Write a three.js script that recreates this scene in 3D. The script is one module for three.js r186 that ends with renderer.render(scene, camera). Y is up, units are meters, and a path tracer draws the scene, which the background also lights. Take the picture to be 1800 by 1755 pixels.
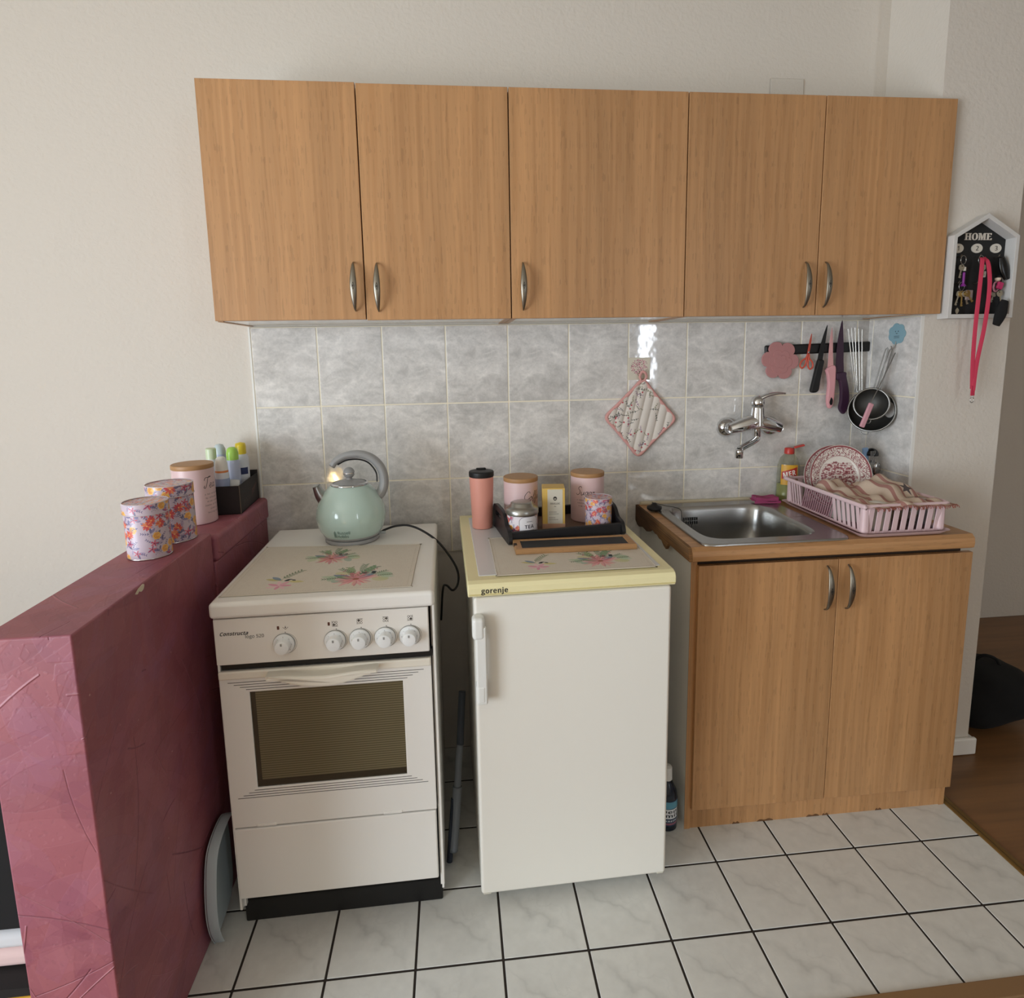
import * as THREE from 'three';
import { RoundedBoxGeometry } from 'three/addons/geometries/RoundedBoxGeometry.js';
import { mergeGeometries } from 'three/addons/utils/BufferGeometryUtils.js';
import { RectAreaLightUniformsLib } from 'three/addons/lights/RectAreaLightUniformsLib.js';
import { FontLoader } from 'three/addons/loaders/FontLoader.js';
import { TextGeometry } from 'three/addons/geometries/TextGeometry.js';

// ------------------------------------------------------------------ camera, sky, light, exposure
const scene = new THREE.Scene();
const renderer = new THREE.WebGLRenderer();
renderer.toneMapping = THREE.LinearToneMapping;
renderer.toneMappingExposure = 0.92;
renderer.shadowMap.enabled = true;
const F = 1051.43, PX = 901.42, PY = 777.45;               // focal length and principal point for a 1800 x 1755 frame
const camera = new THREE.PerspectiveCamera(2 * Math.atan(877.5 / F) * 180 / Math.PI, 1800 / 1755, 0.05, 60);
camera.position.set(0.7992, 1.3839, 1.9707);
camera.rotation.set(-8.3004 * Math.PI / 180, -5.5654 * Math.PI / 180, -0.9755 * Math.PI / 180, 'YXZ');
camera.setViewOffset(1800, 1755, 900 - PX, 877.5 - PY, 1800, 1755);
scene.background = new THREE.Color().setRGB(1.75, 2.0, 2.3);   // overcast daylight outside the openings
RectAreaLightUniformsLib.init();
function daylight(w, h, color, intensity, pos, target) {
  const l = new THREE.RectAreaLight(color, intensity, w, h);
  l.position.set(...pos); l.lookAt(...target); l.castShadow = true; scene.add(l); return l;
}
// room: x -2.0 .. 5.6, z 0 .. 4.8, ceiling 2.62; a wide window in the left wall, a slim balcony window behind the camera
const WIN = { x: -2.0, z0: 1.7, z1: 3.9, y0: 0.08, y1: 2.0 };
const WIN2 = { z: 4.8, x0: 2.90, x1: 3.10, y0: 0.85, y1: 2.2 };
daylight(WIN.z1 - WIN.z0 - 0.1, WIN.y1 - WIN.y0 - 0.1, new THREE.Color().setRGB(0.89, 0.99, 1.08), 10.5, [WIN.x + 0.02, (WIN.y0 + WIN.y1) / 2, (WIN.z0 + WIN.z1) / 2], [0, 1.6, (WIN.z0 + WIN.z1) / 2]);
daylight(0.085, WIN2.y1 - WIN2.y0 - 0.1, new THREE.Color().setRGB(0.90, 0.98, 1.08), 40, [(WIN2.x0 + WIN2.x1) / 2, (WIN2.y0 + WIN2.y1) / 2, WIN2.z - 0.02], [(WIN2.x0 + WIN2.x1) / 2, (WIN2.y0 + WIN2.y1) / 2, 0]);

// ------------------------------------------------------------------ helpers
let seed = 12345;
function rnd() { seed = (seed * 1664525 + 1013904223) >>> 0; return seed / 4294967296; }
const rr = (a, b) => a + (b - a) * rnd();
function hash(x, y, s) { let h = (x * 374761393 + y * 668265263 + s * 1442695041) | 0; h = Math.imul(h ^ (h >>> 13), 1274126177); h ^= h >>> 16; return (h >>> 0) / 4294967296; }
function vnoise(x, y, px, py, s) {            // value noise that repeats every px, py cells
  const xi = Math.floor(x), yi = Math.floor(y), fx = x - xi, fy = y - yi;
  const m = (a, b) => ((a % b) + b) % b;
  const ux = fx * fx * (3 - 2 * fx), uy = fy * fy * (3 - 2 * fy);
  const a = hash(m(xi, px), m(yi, py), s), b = hash(m(xi + 1, px), m(yi, py), s), c = hash(m(xi, px), m(yi + 1, py), s), d = hash(m(xi + 1, px), m(yi + 1, py), s);
  return a + (b - a) * ux + (c - a) * uy + (a - b - c + d) * ux * uy;
}
function fbm(u, v, fx, fy, oct, s) { let t = 0, a = 0.5, n = 0; for (let i = 0; i < oct; i++) { t += a * vnoise(u * fx, v * fy, fx, fy, s + i); n += a; a *= 0.5; fx *= 2; fy *= 2; } return t / n; }
const clamp = (x, a = 0, b = 1) => Math.max(a, Math.min(b, x));
function dataTex(w, h, fn, srgb = true) {      // fn(u, v) -> [r, g, b] 0..255
  const d = new Uint8Array(w * h * 4);
  for (let j = 0; j < h; j++) for (let i = 0; i < w; i++) { const c = fn(i / w, j / h), k = (j * w + i) * 4; d[k] = clamp(c[0], 0, 255); d[k + 1] = clamp(c[1], 0, 255); d[k + 2] = clamp(c[2], 0, 255); d[k + 3] = 255; }
  const t = new THREE.DataTexture(d, w, h); t.wrapS = t.wrapT = THREE.RepeatWrapping; t.magFilter = THREE.LinearFilter; t.minFilter = THREE.LinearMipmapLinearFilter; t.generateMipmaps = true;
  if (srgb) t.colorSpace = THREE.SRGBColorSpace; t.needsUpdate = true; return t;
}
function canvasTex(w, h, draw, srgb = true) {
  const c = document.createElement('canvas'); c.width = w; c.height = h; const g = c.getContext('2d'); draw(g, w, h);
  const t = new THREE.CanvasTexture(c); t.wrapS = t.wrapT = THREE.RepeatWrapping; t.magFilter = THREE.LinearFilter; if (srgb) t.colorSpace = THREE.SRGBColorSpace; return t;
}
const mat = (color, roughness = 0.6, o = {}) => new THREE.MeshPhysicalMaterial({ color, roughness, side: THREE.DoubleSide, ...o });
const metal = (color, roughness = 0.25) => mat(color, roughness, { metalness: 1 });
function add(parent, name, geo, m, pos, rot) {
  const o = new THREE.Mesh(geo, m); o.name = name; o.castShadow = o.receiveShadow = true;
  if (pos) o.position.set(...pos); if (rot) o.rotation.set(...rot); parent.add(o); return o;
}
const taken = {};
function numbered(n) { const k = taken[n] = (taken[n] ?? -1) + 1; return k ? `${n}_${String(k).padStart(3, '0')}` : n; }
function thing(name, label, category, pos = [0, 0, 0], turn = 0, group) {
  const o = new THREE.Group(); o.name = numbered(name); o.position.set(...pos); o.rotation.y = turn; scene.add(o);
  o.userData = { label, category }; if (group) o.userData.group = group; return o;
}
function single(name, label, category, geo, m, pos, rot, group) {
  const o = add(scene, numbered(name), geo, m, pos, rot); o.userData = { label, category }; if (group) o.userData.group = group; return o;
}
function structure(name, label, category, pos = [0, 0, 0]) {
  const o = new THREE.Group(); o.name = numbered(name); o.position.set(...pos); scene.add(o); o.userData = { label, category, kind: 'structure' }; return o;
}
const rbox = (w, h, d, r = 0.002, s = 2) => new RoundedBoxGeometry(w, h, d, s, Math.min(r, w / 2.02, h / 2.02, d / 2.02));
// box mapping in metres, with an offset so that alike pieces differ
function muv(geo, ou = 0, ov = 0, sc = 1) {
  const g = geo.index ? geo.toNonIndexed() : geo, p = g.attributes.position, uv = new Float32Array(p.count * 2);
  const a = new THREE.Vector3(), b = new THREE.Vector3(), c = new THREE.Vector3();
  for (let i = 0; i < p.count; i += 3) {
    a.fromBufferAttribute(p, i); b.fromBufferAttribute(p, i + 1).sub(a); c.fromBufferAttribute(p, i + 2).sub(a); b.cross(c);
    const ax = Math.abs(b.x), ay = Math.abs(b.y), az = Math.abs(b.z);
    for (let k = 0; k < 3; k++) {
      const x = p.getX(i + k), y = p.getY(i + k), z = p.getZ(i + k); let u, v;
      if (az >= ax && az >= ay) { u = x; v = y; } else if (ax >= ay) { u = z; v = y; } else { u = x; v = z; }
      uv[(i + k) * 2] = u * sc + ou; uv[(i + k) * 2 + 1] = v * sc + ov;
    }
  }
  g.setAttribute('uv', new THREE.BufferAttribute(uv, 2)); return g;
}
// front-projected mapping 0..1 over a w x h face centred on the origin
function fuv(geo, w, h) {
  const p = geo.attributes.position, uv = geo.attributes.uv;
  for (let i = 0; i < p.count; i++) uv.setXY(i, p.getX(i) / w + 0.5, p.getY(i) / h + 0.5);
  return geo;
}
const box = (x0, y0, z0, x1, y1, z1, r) => { const g = r ? rbox(x1 - x0, y1 - y0, z1 - z0, r) : new THREE.BoxGeometry(x1 - x0, y1 - y0, z1 - z0); g.translate((x0 + x1) / 2, (y0 + y1) / 2, (z0 + z1) / 2); return g; };
const lathe = (pts, seg = 48) => new THREE.LatheGeometry(pts.map(p => new THREE.Vector2(p[0], p[1])), seg);
const V = (x, y, z) => new THREE.Vector3(x, y, z);
const curve = (pts, closed = false, tension = 0.5) => new THREE.CatmullRomCurve3(pts.map(p => V(...p)), closed, 'catmullrom', tension);
const tube = (pts, r, seg = 40, closed = false, rs = 10) => new THREE.TubeGeometry(curve(pts, closed), seg, r, rs, closed);
// a rod of changing elliptic section along a path: a(t) across 'side', b(t) across the other way
function sweep(pts, a, b, side = [1, 0, 0], seg = 32, rs = 14) {
  const c = curve(pts), pos = [], uv = [], idx = []; const s0 = V(...side);
  for (let i = 0; i <= seg; i++) {
    const t = i / seg, p = c.getPointAt(t), tg = c.getTangentAt(t), n = s0.clone().addScaledVector(tg, -s0.dot(tg)).normalize(), bn = tg.clone().cross(n);
    for (let k = 0; k <= rs; k++) { const an = k / rs * Math.PI * 2, q = p.clone().addScaledVector(n, Math.cos(an) * a(t)).addScaledVector(bn, Math.sin(an) * b(t)); pos.push(q.x, q.y, q.z); uv.push(k / rs, t); }
  }
  for (let i = 0; i < seg; i++) for (let k = 0; k < rs; k++) { const q = i * (rs + 1) + k; idx.push(q, q + rs + 1, q + 1, q + 1, q + rs + 1, q + rs + 2); }
  for (const e of [0, seg]) { const p = c.getPointAt(e / seg), ci = pos.length / 3; pos.push(p.x, p.y, p.z); uv.push(0.5, 0.5); for (let k = 0; k < rs; k++) { const q = e * (rs + 1) + k; e ? idx.push(ci, q, q + 1) : idx.push(ci, q + 1, q); } }
  const g = new THREE.BufferGeometry(); g.setAttribute('position', new THREE.Float32BufferAttribute(pos, 3)); g.setAttribute('uv', new THREE.Float32BufferAttribute(uv, 2)); g.setIndex(idx); g.computeVertexNormals(); return g;
}
function extrude(outline, depth, bevel = 0.001, holes = []) {
  const s = new THREE.Shape(outline.map(p => new THREE.Vector2(p[0], p[1]))); for (const h of holes) s.holes.push(new THREE.Path(h.map(p => new THREE.Vector2(p[0], p[1]))));
  return new THREE.ExtrudeGeometry(s, { depth: Math.max(depth - 2 * bevel, 1e-4), bevelEnabled: bevel > 0, bevelThickness: bevel, bevelSize: bevel, bevelOffset: -bevel, bevelSegments: 2, curveSegments: 16 }).translate(0, 0, bevel);
}
const smooth = (pts, n = 60, closed = true) => new THREE.SplineCurve([...pts.map(p => new THREE.Vector2(p[0], p[1])), ...(closed ? [new THREE.Vector2(pts[0][0], pts[0][1])] : [])]).getPoints(n).map(p => [p.x, p.y]);
function grid(nu, nv, fn) {                     // sheet from fn(u, v) -> [x, y, z]
  const pos = [], uv = [], idx = [];
  for (let j = 0; j <= nv; j++) for (let i = 0; i <= nu; i++) { pos.push(...fn(i / nu, j / nv)); uv.push(i / nu, j / nv); }
  for (let j = 0; j < nv; j++) for (let i = 0; i < nu; i++) { const a = j * (nu + 1) + i; idx.push(a, a + 1, a + nu + 1, a + 1, a + nu + 2, a + nu + 1); }
  const g = new THREE.BufferGeometry(); g.setAttribute('position', new THREE.Float32BufferAttribute(pos, 3)); g.setAttribute('uv', new THREE.Float32BufferAttribute(uv, 2)); g.setIndex(idx); g.computeVertexNormals(); return g;
}
function merge(list) { return mergeGeometries(list.map(g => { const n = g.index ? g.toNonIndexed() : g; for (const k of Object.keys(n.attributes)) if (!['position', 'normal', 'uv'].includes(k)) n.deleteAttribute(k); return n; })); }
const sansBold = await new FontLoader().loadAsync('fonts/droid/droid_sans_bold.typeface.json');
const sansReg = await new FontLoader().loadAsync('fonts/droid/droid_sans_regular.typeface.json');
const serifBold = await new FontLoader().loadAsync('fonts/droid/droid_serif_bold.typeface.json');
function text(str, size, font, slant = 0, depth = 0.0004) {
  const g = new TextGeometry(str, { font, size, depth, curveSegments: 4, bevelEnabled: false }); g.computeBoundingBox(); const b = g.boundingBox;
  g.translate(-(b.min.x + b.max.x) / 2, -(b.min.y + b.max.y) / 2, 0);
  if (slant) { const p = g.attributes.position; for (let i = 0; i < p.count; i++) p.setX(i, p.getX(i) + p.getY(i) * slant); }
  return g;
}
// handwriting: strokes on a unit em, drawn with a round pen
const GLYPH = {
  C: [0.62, [[.6, .75], [.5, .92], [.3, .9], [.1, .6], [.08, .3], [.22, .06], [.42, .08], [.6, .25]]],
  o: [0.36, [[.28, .38], [.12, .36], [.04, .18], [.12, .02], [.24, .06], [.28, .22], [.2, .36], [.36, .3]]],
  f: [0.3, [[.02, .14], [.2, .5], [.3, .86], [.2, .94], [.14, .6], [.1, .1], [.08, -.3], [.16, -.34], [.18, -.05], [.3, .14]]],
  e: [0.32, [[.02, .16], [.2, .24], [.24, .36], [.14, .4], [.05, .24], [.08, .06], [.2, .03], [.32, .16]]],
  S: [0.52, [[.5, .82], [.4, .95], [.22, .88], [.2, .68], [.38, .48], [.36, .16], [.16, .02], [.02, .16]]],
  u: [0.4, [[.02, .36], [.06, .1], [.14, .02], [.26, .16], [.32, .38], [.3, .1], [.4, .08]]],
  g: [0.38, [[.3, .36], [.14, .38], [.05, .2], [.14, .04], [.28, .2], [.32, .38], [.28, -.2], [.14, -.36], [.06, -.22], [.38, .12]]],
  a: [0.38, [[.28, .34], [.14, .38], [.04, .18], [.12, .03], [.24, .14], [.3, .36], [.28, .08], [.38, .1]]],
  r: [0.3, [[.02, .12], [.08, .38], [.12, .3], [.22, .36], [.22, .12], [.3, .06]]],
  T: [0.55, [[.02, .7], [.1, .9], [.5, .9], [.62, .96], [.36, .9], [.3, .4], [.2, .06], [.06, .1], [.1, .24]]],
};
function script(g, word, x, y, size, color, lw) {
  g.strokeStyle = color; g.lineWidth = lw; g.lineCap = g.lineJoin = 'round';
  for (const ch of word) {
    const [adv, pts] = GLYPH[ch], sp = new THREE.SplineCurve(pts.map(p => new THREE.Vector2(p[0] + p[1] * 0.18, p[1]))).getPoints(60);
    g.beginPath(); sp.forEach((p, i) => g[i ? 'lineTo' : 'moveTo'](x + p.x * size, y - p.y * size)); g.stroke(); x += adv * size;
  }
}
// ------------------------------------------------------------------ drawn ornaments
function petalFlower(g, x, y, r, n, cols, center) {
  for (let i = 0; i < n; i++) { const a = i / n * Math.PI * 2 + rr(-.1, .1), l = r * rr(.8, 1.1); g.save(); g.translate(x, y); g.rotate(a); g.fillStyle = cols[Math.floor(rnd() * cols.length)]; g.beginPath(); g.ellipse(l * .55, 0, l * .5, l * rr(.15, .22), 0, 0, 7); g.fill(); g.restore(); }
  if (center) { g.fillStyle = center; g.beginPath(); g.arc(x, y, r * .16, 0, 7); g.fill(); }
}
function rosette(g, x, y, r, c1, c2) { g.fillStyle = c1; for (let i = 0; i < 6; i++) { const a = i * 1.05; g.beginPath(); g.arc(x + Math.cos(a) * r * .55, y + Math.sin(a) * r * .55, r * .5, 0, 7); g.fill(); } g.strokeStyle = c2; g.lineWidth = r * .12; for (const k of [.3, .6]) { g.beginPath(); g.arc(x, y, r * k, .5, 5.5); g.stroke(); } }
function sprig(g, x, y, l, a, col, lw = 2, n = 5) {
  g.strokeStyle = g.fillStyle = col; g.lineWidth = lw; g.save(); g.translate(x, y); g.rotate(a); g.beginPath(); g.moveTo(0, 0); g.quadraticCurveTo(l * .5, -l * .12, l, 0); g.stroke();
  for (let i = 1; i <= n; i++) for (const s of [-1, 1]) { g.save(); g.translate(l * i / n, -l * .06 * Math.sin(i / n * 3)); g.rotate(s * .8); g.beginPath(); g.ellipse(l * .1, 0, l * .11, l * .035, 0, 0, 7); g.fill(); g.restore(); }
  g.restore();
}
function leaf(g, x, y, l, a, col) { g.save(); g.translate(x, y); g.rotate(a); g.fillStyle = col; g.beginPath(); g.moveTo(0, 0); g.quadraticCurveTo(l * .5, -l * .35, l, 0); g.quadraticCurveTo(l * .5, l * .35, 0, 0); g.fill(); g.restore(); }
function floral(g, w, h, bg, n) {
  g.fillStyle = bg; g.fillRect(0, 0, w, h); const S = 92;
  const spots = []; let guard = 0;
  while (spots.length < n && guard++ < 4000) { const x = rnd() * w, y = rnd() * h; if (spots.every(p => Math.hypot(Math.min(Math.abs(p[0] - x), w - Math.abs(p[0] - x)), p[1] - y) > S * .5)) spots.push([x, y]); }
  spots.forEach(([x, y], i) => {
    for (const dx of [0, -w, w]) {
      const s0 = seed, X = x + dx;
      for (let k = 0; k < 3; k++) leaf(g, X, y, S * rr(.4, .7), rr(0, 6.3), ['#8d86a6', '#75708c', '#b09fb6'][k]);
      sprig(g, X, y, S * .7, rr(0, 6.3), '#5f5a80', 2, 4);
      if (i % 4 === 0) petalFlower(g, X, y, S * .42, 11, ['#d9604a', '#c94f57', '#e38a5e'], '#f0b37c');
      else if (i % 4 === 1) rosette(g, X, y, S * .34, '#eeb964', '#c9753f');
      else if (i % 4 === 2) petalFlower(g, X, y, S * .36, 5, ['#c2566e', '#a8506f', '#d36f7b'], '#8a2f4b');
      else { g.fillStyle = '#4d4766'; for (let k = 0; k < 12; k++) { g.beginPath(); g.ellipse(X + rr(-S, S) * .45, y + rr(-S, S) * .45, 2.6, 1.6, rr(0, 3), 0, 7); g.fill(); } }
      if (dx !== w) seed = s0;
    }
  });
}
// ------------------------------------------------------------------ surface materials
const plasterBump = dataTex(512, 512, (u, v) => { const k = 255 * (0.6 * fbm(u, v, 60, 60, 3, 3) + 0.4 * fbm(u, v, 9, 9, 3, 8)); return [k, k, k]; }, false);
plasterBump.repeat.set(2, 2);
const plaster = mat(0xd9d1c6, 0.85, { bumpMap: plasterBump, bumpScale: 0.0016 });
const ceilingMat = mat(0xdcd4c4, 0.9);
const woodTex = dataTex(1024, 1024, (u, v) => {     // 1 m of beech laminate, grain along v
  const w = u + 0.012 * (fbm(u, v, 6, 3, 2, 21) - 0.5) + 0.004 * (fbm(u, v, 20, 6, 2, 25) - 0.5);
  const band = fbm(w, v, 14, 1, 3, 31), fine = fbm(w, v, 130, 3, 2, 41), pore = vnoise(u * 420, v * 36, 420, 36, 51);
  const k = 0.93 + 0.13 * (band - 0.5) + 0.13 * (fine - 0.5) - (pore > 0.8 ? 0.06 : 0) + 0.03 * (vnoise(u * 3, v * 2, 3, 2, 5) - 0.5);
  return [197 * k, 148 * (k - 0.012 * (fine < 0.42 ? 1 : 0)), 100 * (k - 0.03 * (fine < 0.42 ? 1 : 0))];
});
const wood = mat(0xffffff, 0.42, { map: woodTex });
const woodEdge = mat(0xb98a58, 0.5);
const bamboo = mat(0xffffff, 0.5, { map: dataTex(256, 256, (u, v) => { const k = 0.9 + 0.16 * (fbm(u, v, 3, 60, 3, 77) - 0.5) - (vnoise(u * 20, v * 120, 20, 120, 9) > .8 ? .05 : 0); return [196 * k, 148 * k, 98 * k]; }) });
bamboo.map.repeat.set(8, 8);
const laminate = mat(0xffffff, 0.35, { map: dataTex(512, 512, (u, v) => { const n = Math.floor(v * 5), k = 0.86 + 0.2 * (fbm(u + n * .37, v, 4, 60, 3, 91) - 0.5) + 0.1 * hash(n, 3, 7); return [140 * k, 99 * k, 62 * k]; }) });
const white = mat(0xe9e6de, 0.3), enamel = mat(0xf1eee8, 0.22);
const black = mat(0x0b0b0c, 0.5), blackGloss = mat(0x0c0c0d, 0.25), darkGap = mat(0x1a1613, 0.9);
const chrome = metal(0xd9dadb, 0.09), steel = metal(0xb7b6b3, 0.28), brushed = metal(0x9b958a, 0.36);
const tileTex = dataTex(1024, 1024, (u, v) => {     // grey clouded ceramic, 0.5 m a side
  const a = fbm(u, v, 5, 5, 3, 101) - .5, b = fbm(u, v, 5, 5, 3, 111) - .5, U = u + .10 * a, Vv = v + .10 * b;
  const c1 = fbm(U - Math.floor(U), Vv - Math.floor(Vv), 6, 10, 4, 121) - .5, c2 = fbm(U - Math.floor(U), Vv - Math.floor(Vv), 26, 40, 3, 131) - .5, c3 = fbm(u, v, 110, 110, 2, 137) - .5;
  const ridge = Math.abs(2 * fbm(U - Math.floor(U), Vv - Math.floor(Vv), 9, 15, 3, 141) - 1), light = Math.pow(1 - ridge, 6);
  const k = 0.955 + 0.20 * c1 + 0.13 * c2 + 0.07 * c3 + 0.045 * light;
  return [221 * k, 217 * k, 212 * k];
});
const tileBump = dataTex(256, 256, (u, v) => { const k = 255 * fbm(u, v, 14, 14, 3, 151); return [k, k, k]; }, false);
const wallTile = mat(0xffffff, 0.06, { map: tileTex, bumpMap: tileBump, bumpScale: 0.00025 });
const grout = mat(0xefe6d0, 0.9);
const floorTex = [0, 1].map(n => dataTex(512, 512, (u, v) => {
  const a = fbm(u, v, 4, 4, 3, 161 + n * 9), b = fbm(u, v, 7, 7, 4, 171 + n * 7), d = (v + u) - 0.98 + 0.34 * (a - .5) + 0.16 * (b - .5), e = (v + u) - 1.25 + 0.6 * (b - .5) + .2 * (a - .5);
  const al = clamp(1.2 - Math.abs(u - v) * 1.1, 0, 1);
  const vein = Math.exp(-d * d * 900) * 0.05 * (0.4 + b) + Math.exp(-d * d * 60) * 0.035 * a * 1.6 + Math.exp(-e * e * 1600) * 0.022 * al;
  const k = 0.97 - vein * al + 0.05 * (fbm(u, v, 12, 12, 3, 181 + n) - 0.5);
  return [224 * k, 223 * k, 217 * k];
}));
const floorTile = floorTex.map(t => mat(0xffffff, 0.26, { map: t }));
const floorGrout = mat(0x2c241e, 0.9);
// trowelled crimson paint: overlapping strokes, ridges in the relief map
function trowel(g, w, h, bump) {
  g.fillStyle = bump ? '#808080' : '#98565e'; g.fillRect(0, 0, w, h);
  for (let i = 0; i < 420; i++) {
    const x = rnd() * w, y = rnd() * h, l = rr(60, 240), a = rr(0, 6.3), wd = rr(15, 80), q = rnd(), c = rr(-20, 20), q2 = rr(.6, 1);
    for (const [dx, dy] of [[0, 0], [w, 0], [-w, 0], [0, h], [0, -h]]) {
      g.save(); g.translate(x + dx, y + dy); g.rotate(a); g.globalAlpha = (bump ? .20 : .22) * q2; g.fillStyle = bump ? (q < .5 ? '#505050' : '#b8b8b8') : (q < .4 ? '#7c414f' : q < .75 ? '#ab6a72' : '#97607a');
      g.beginPath(); g.moveTo(0, 0); g.quadraticCurveTo(l * .5, -wd * .5, l, c); g.lineTo(l * .95, wd * .6); g.quadraticCurveTo(l * .4, wd, 0, wd * .5); g.fill(); g.restore();
    }
  }
  for (let i = 0; i < 70; i++) {
    const x = rnd() * w, y = rnd() * h, l = rr(60, 300), a = rr(0, 6.3), c = rr(-.14, .14), q = rnd(), lw = rr(1, 3.5);
    g.save(); g.translate(x, y); g.rotate(a); g.globalAlpha = bump ? .3 : .16; g.strokeStyle = bump ? (q < .6 ? '#ffffff' : '#000000') : (q < .6 ? '#bb7f88' : '#6a3644');
    for (let k = 0; k < 3; k++) { g.lineWidth = lw * (1 - k * .3); g.beginPath(); g.moveTo(0, 0); g.quadraticCurveTo(l * .5, l * c, l, 0); g.stroke(); } g.restore();
  }
  for (let i = 0; i < 5000; i++) { g.globalAlpha = .12; g.fillStyle = rnd() < .5 ? (bump ? '#404040' : '#71404c') : (bump ? '#c0c0c0' : '#b0757c'); g.beginPath(); g.ellipse(rnd() * w, rnd() * h, rr(1, 5), rr(1, 3), rr(0, 3), 0, 7); g.fill(); }
  if (!bump) for (let i = 0; i < 22; i++) { g.globalAlpha = .7; g.fillStyle = '#d9b9a6'; g.beginPath(); g.ellipse(rnd() * w, rnd() * h, rr(1, 2.4), rr(1, 2), 0, 0, 7); g.fill(); }
  g.globalAlpha = 1;
}
seed = 777; const crimsonTex = canvasTex(1024, 1024, (g, w, h) => trowel(g, w, h, false));
seed = 777; const crimsonBump = canvasTex(1024, 1024, (g, w, h) => trowel(g, w, h, true), false);
const crimson = mat(0xffffff, 0.5, { map: crimsonTex, bumpMap: crimsonBump, bumpScale: 0.004 });

// ------------------------------------------------------------------ the setting
const CX = 2.237, PZ = 0.244, PXR = 2.522, H = 2.62;          // niche corner, pillar face, pillar edge, ceiling
const wb = structure('wall_back', 'cream plastered back wall with a band of grey tiles', 'wall');
add(wb, 'plaster', muv(box(-2.45, 0, -0.15, CX + 0.02, H, 0)), plaster);
const TX = 0.1747, TW = 0.2012, TH = 0.2505, TY = 0.730;
function tiles(parent, spots, grouted) {
  for (const [x0, y0, w, h] of spots) {
    const g = muv(rbox(w, h, 0.008, 0.0018, 2), rnd(), rnd(), 2); add(parent, 'wall_tile', g, wallTile, [x0 + w / 2, y0 + h / 2, 0]);
  }
}
const backTiles = new THREE.Group();
add(wb, 'grout', box(TX, TY, 0, CX, TY + 3 * TH, 0.0078), grout);
for (let j = 0; j < 3; j++) for (let i = 0; i < 11; i++) {
  const x0 = TX + i * TW + 0.002, x1 = Math.min(TX + (i + 1) * TW, CX - 0.001) - 0.002;
  const g = muv(rbox(x1 - x0, TH - 0.004, 0.009, 0.0016, 2), rnd(), rnd(), 2); add(wb, 'wall_tile', g, wallTile, [(x0 + x1) / 2, TY + (j + .5) * TH, 0.0045]);
}
add(wb, 'edge_trim', box(TX - 0.006, TY, 0, TX, TY + 3 * TH, 0.0095), mat(0xe8e6e0, .4));
const pil = structure('wall_right', 'cream plastered wall end framing the kitchen niche', 'wall');
add(pil, 'plaster', muv(box(CX, 0, -0.15, PXR, H, PZ)), plaster);
add(pil, 'grout', box(CX - 0.0078, TY, 0.009, CX, TY + 3 * TH, PZ - .002), grout);
for (let j = 0; j < 3; j++) for (const [z0, z1] of [[0.0095, 0.030], [0.033, PZ - 0.003]]) {
  const g = muv(rbox(0.009, TH - 0.004, z1 - z0, 0.0016, 2), rnd(), rnd(), 2); add(pil, 'wall_tile', g, wallTile, [CX - 0.0045, TY + (j + .5) * TH, (z0 + z1) / 2]);
}
add(pil, 'edge_trim', box(CX - .0095, TY, PZ - .003, CX, TY + 3 * TH, PZ), mat(0xe8e6e0, .4));
const bb = structure('baseboard_right', 'whitish skirting round the foot of the wall end', 'skirting');
add(bb, 'skirting_board', rbox(PXR - 2.262 + .022, 0.06, 0.016, 0.006).translate((PXR + 2.262) / 2 + .011, 0.03, PZ + 0.008), enamel);
add(bb, 'skirting_return', rbox(0.016, 0.06, 0.4, 0.006).translate(PXR + 0.008, 0.03, PZ - 0.19), enamel);
// outer shell
const wl = structure('wall_left', 'cream wall with the wide window', 'wall');
for (const [y0, y1, z0, z1] of [[0, WIN.y0, -.15, 4.95], [WIN.y1, H, -.15, 4.95], [WIN.y0, WIN.y1, -.15, WIN.z0], [WIN.y0, WIN.y1, WIN.z1, 4.95]]) add(wl, 'plaster', muv(box(WIN.x - .2, y0, z0, WIN.x, y1, z1)), plaster);
const wf = structure('wall_front', 'cream wall behind with the slim balcony window', 'wall');
for (const [y0, y1, x0, x1] of [[0, WIN2.y0, -2.5, 5.8], [WIN2.y1, H, -2.5, 5.8], [WIN2.y0, WIN2.y1, -2.5, WIN2.x0], [WIN2.y0, WIN2.y1, WIN2.x1, 5.8]]) add(wf, 'plaster', muv(box(x0, y0, WIN2.z, x1, y1, WIN2.z + .2)), plaster);
const wr = structure('wall_side', 'beige wall closing the room and hallway on the far side', 'wall');
add(wr, 'plaster', muv(box(5.6, 0, -2.8, 5.8, H, 4.95)), plaster);
const wh = structure('wall_hall', 'dim beige wall at the end of the hallway', 'wall');
add(wh, 'plaster', muv(box(2.2, 0, -.85, 5.8, H, -.7)), plaster);
add(wh, 'plaster', muv(box(2.2, 0, -.7, 2.35, H, -0.15)), plaster);
const cl = structure('ceiling', 'white ceiling over kitchen and room', 'ceiling');
add(cl, 'plaster', box(-2.5, H, -2.95, 5.8, H + 0.15, 5.0), ceilingMat);
const FX1 = 2.258, FZ1 = 0.946, HX1 = 0.178;
const fl = structure('floor', 'pale marbled floor tiles with dark joints', 'floor');
add(fl, 'screed', box(0.0, -0.1, -0.15, FX1, -0.0015, FZ1), floorGrout);
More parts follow.
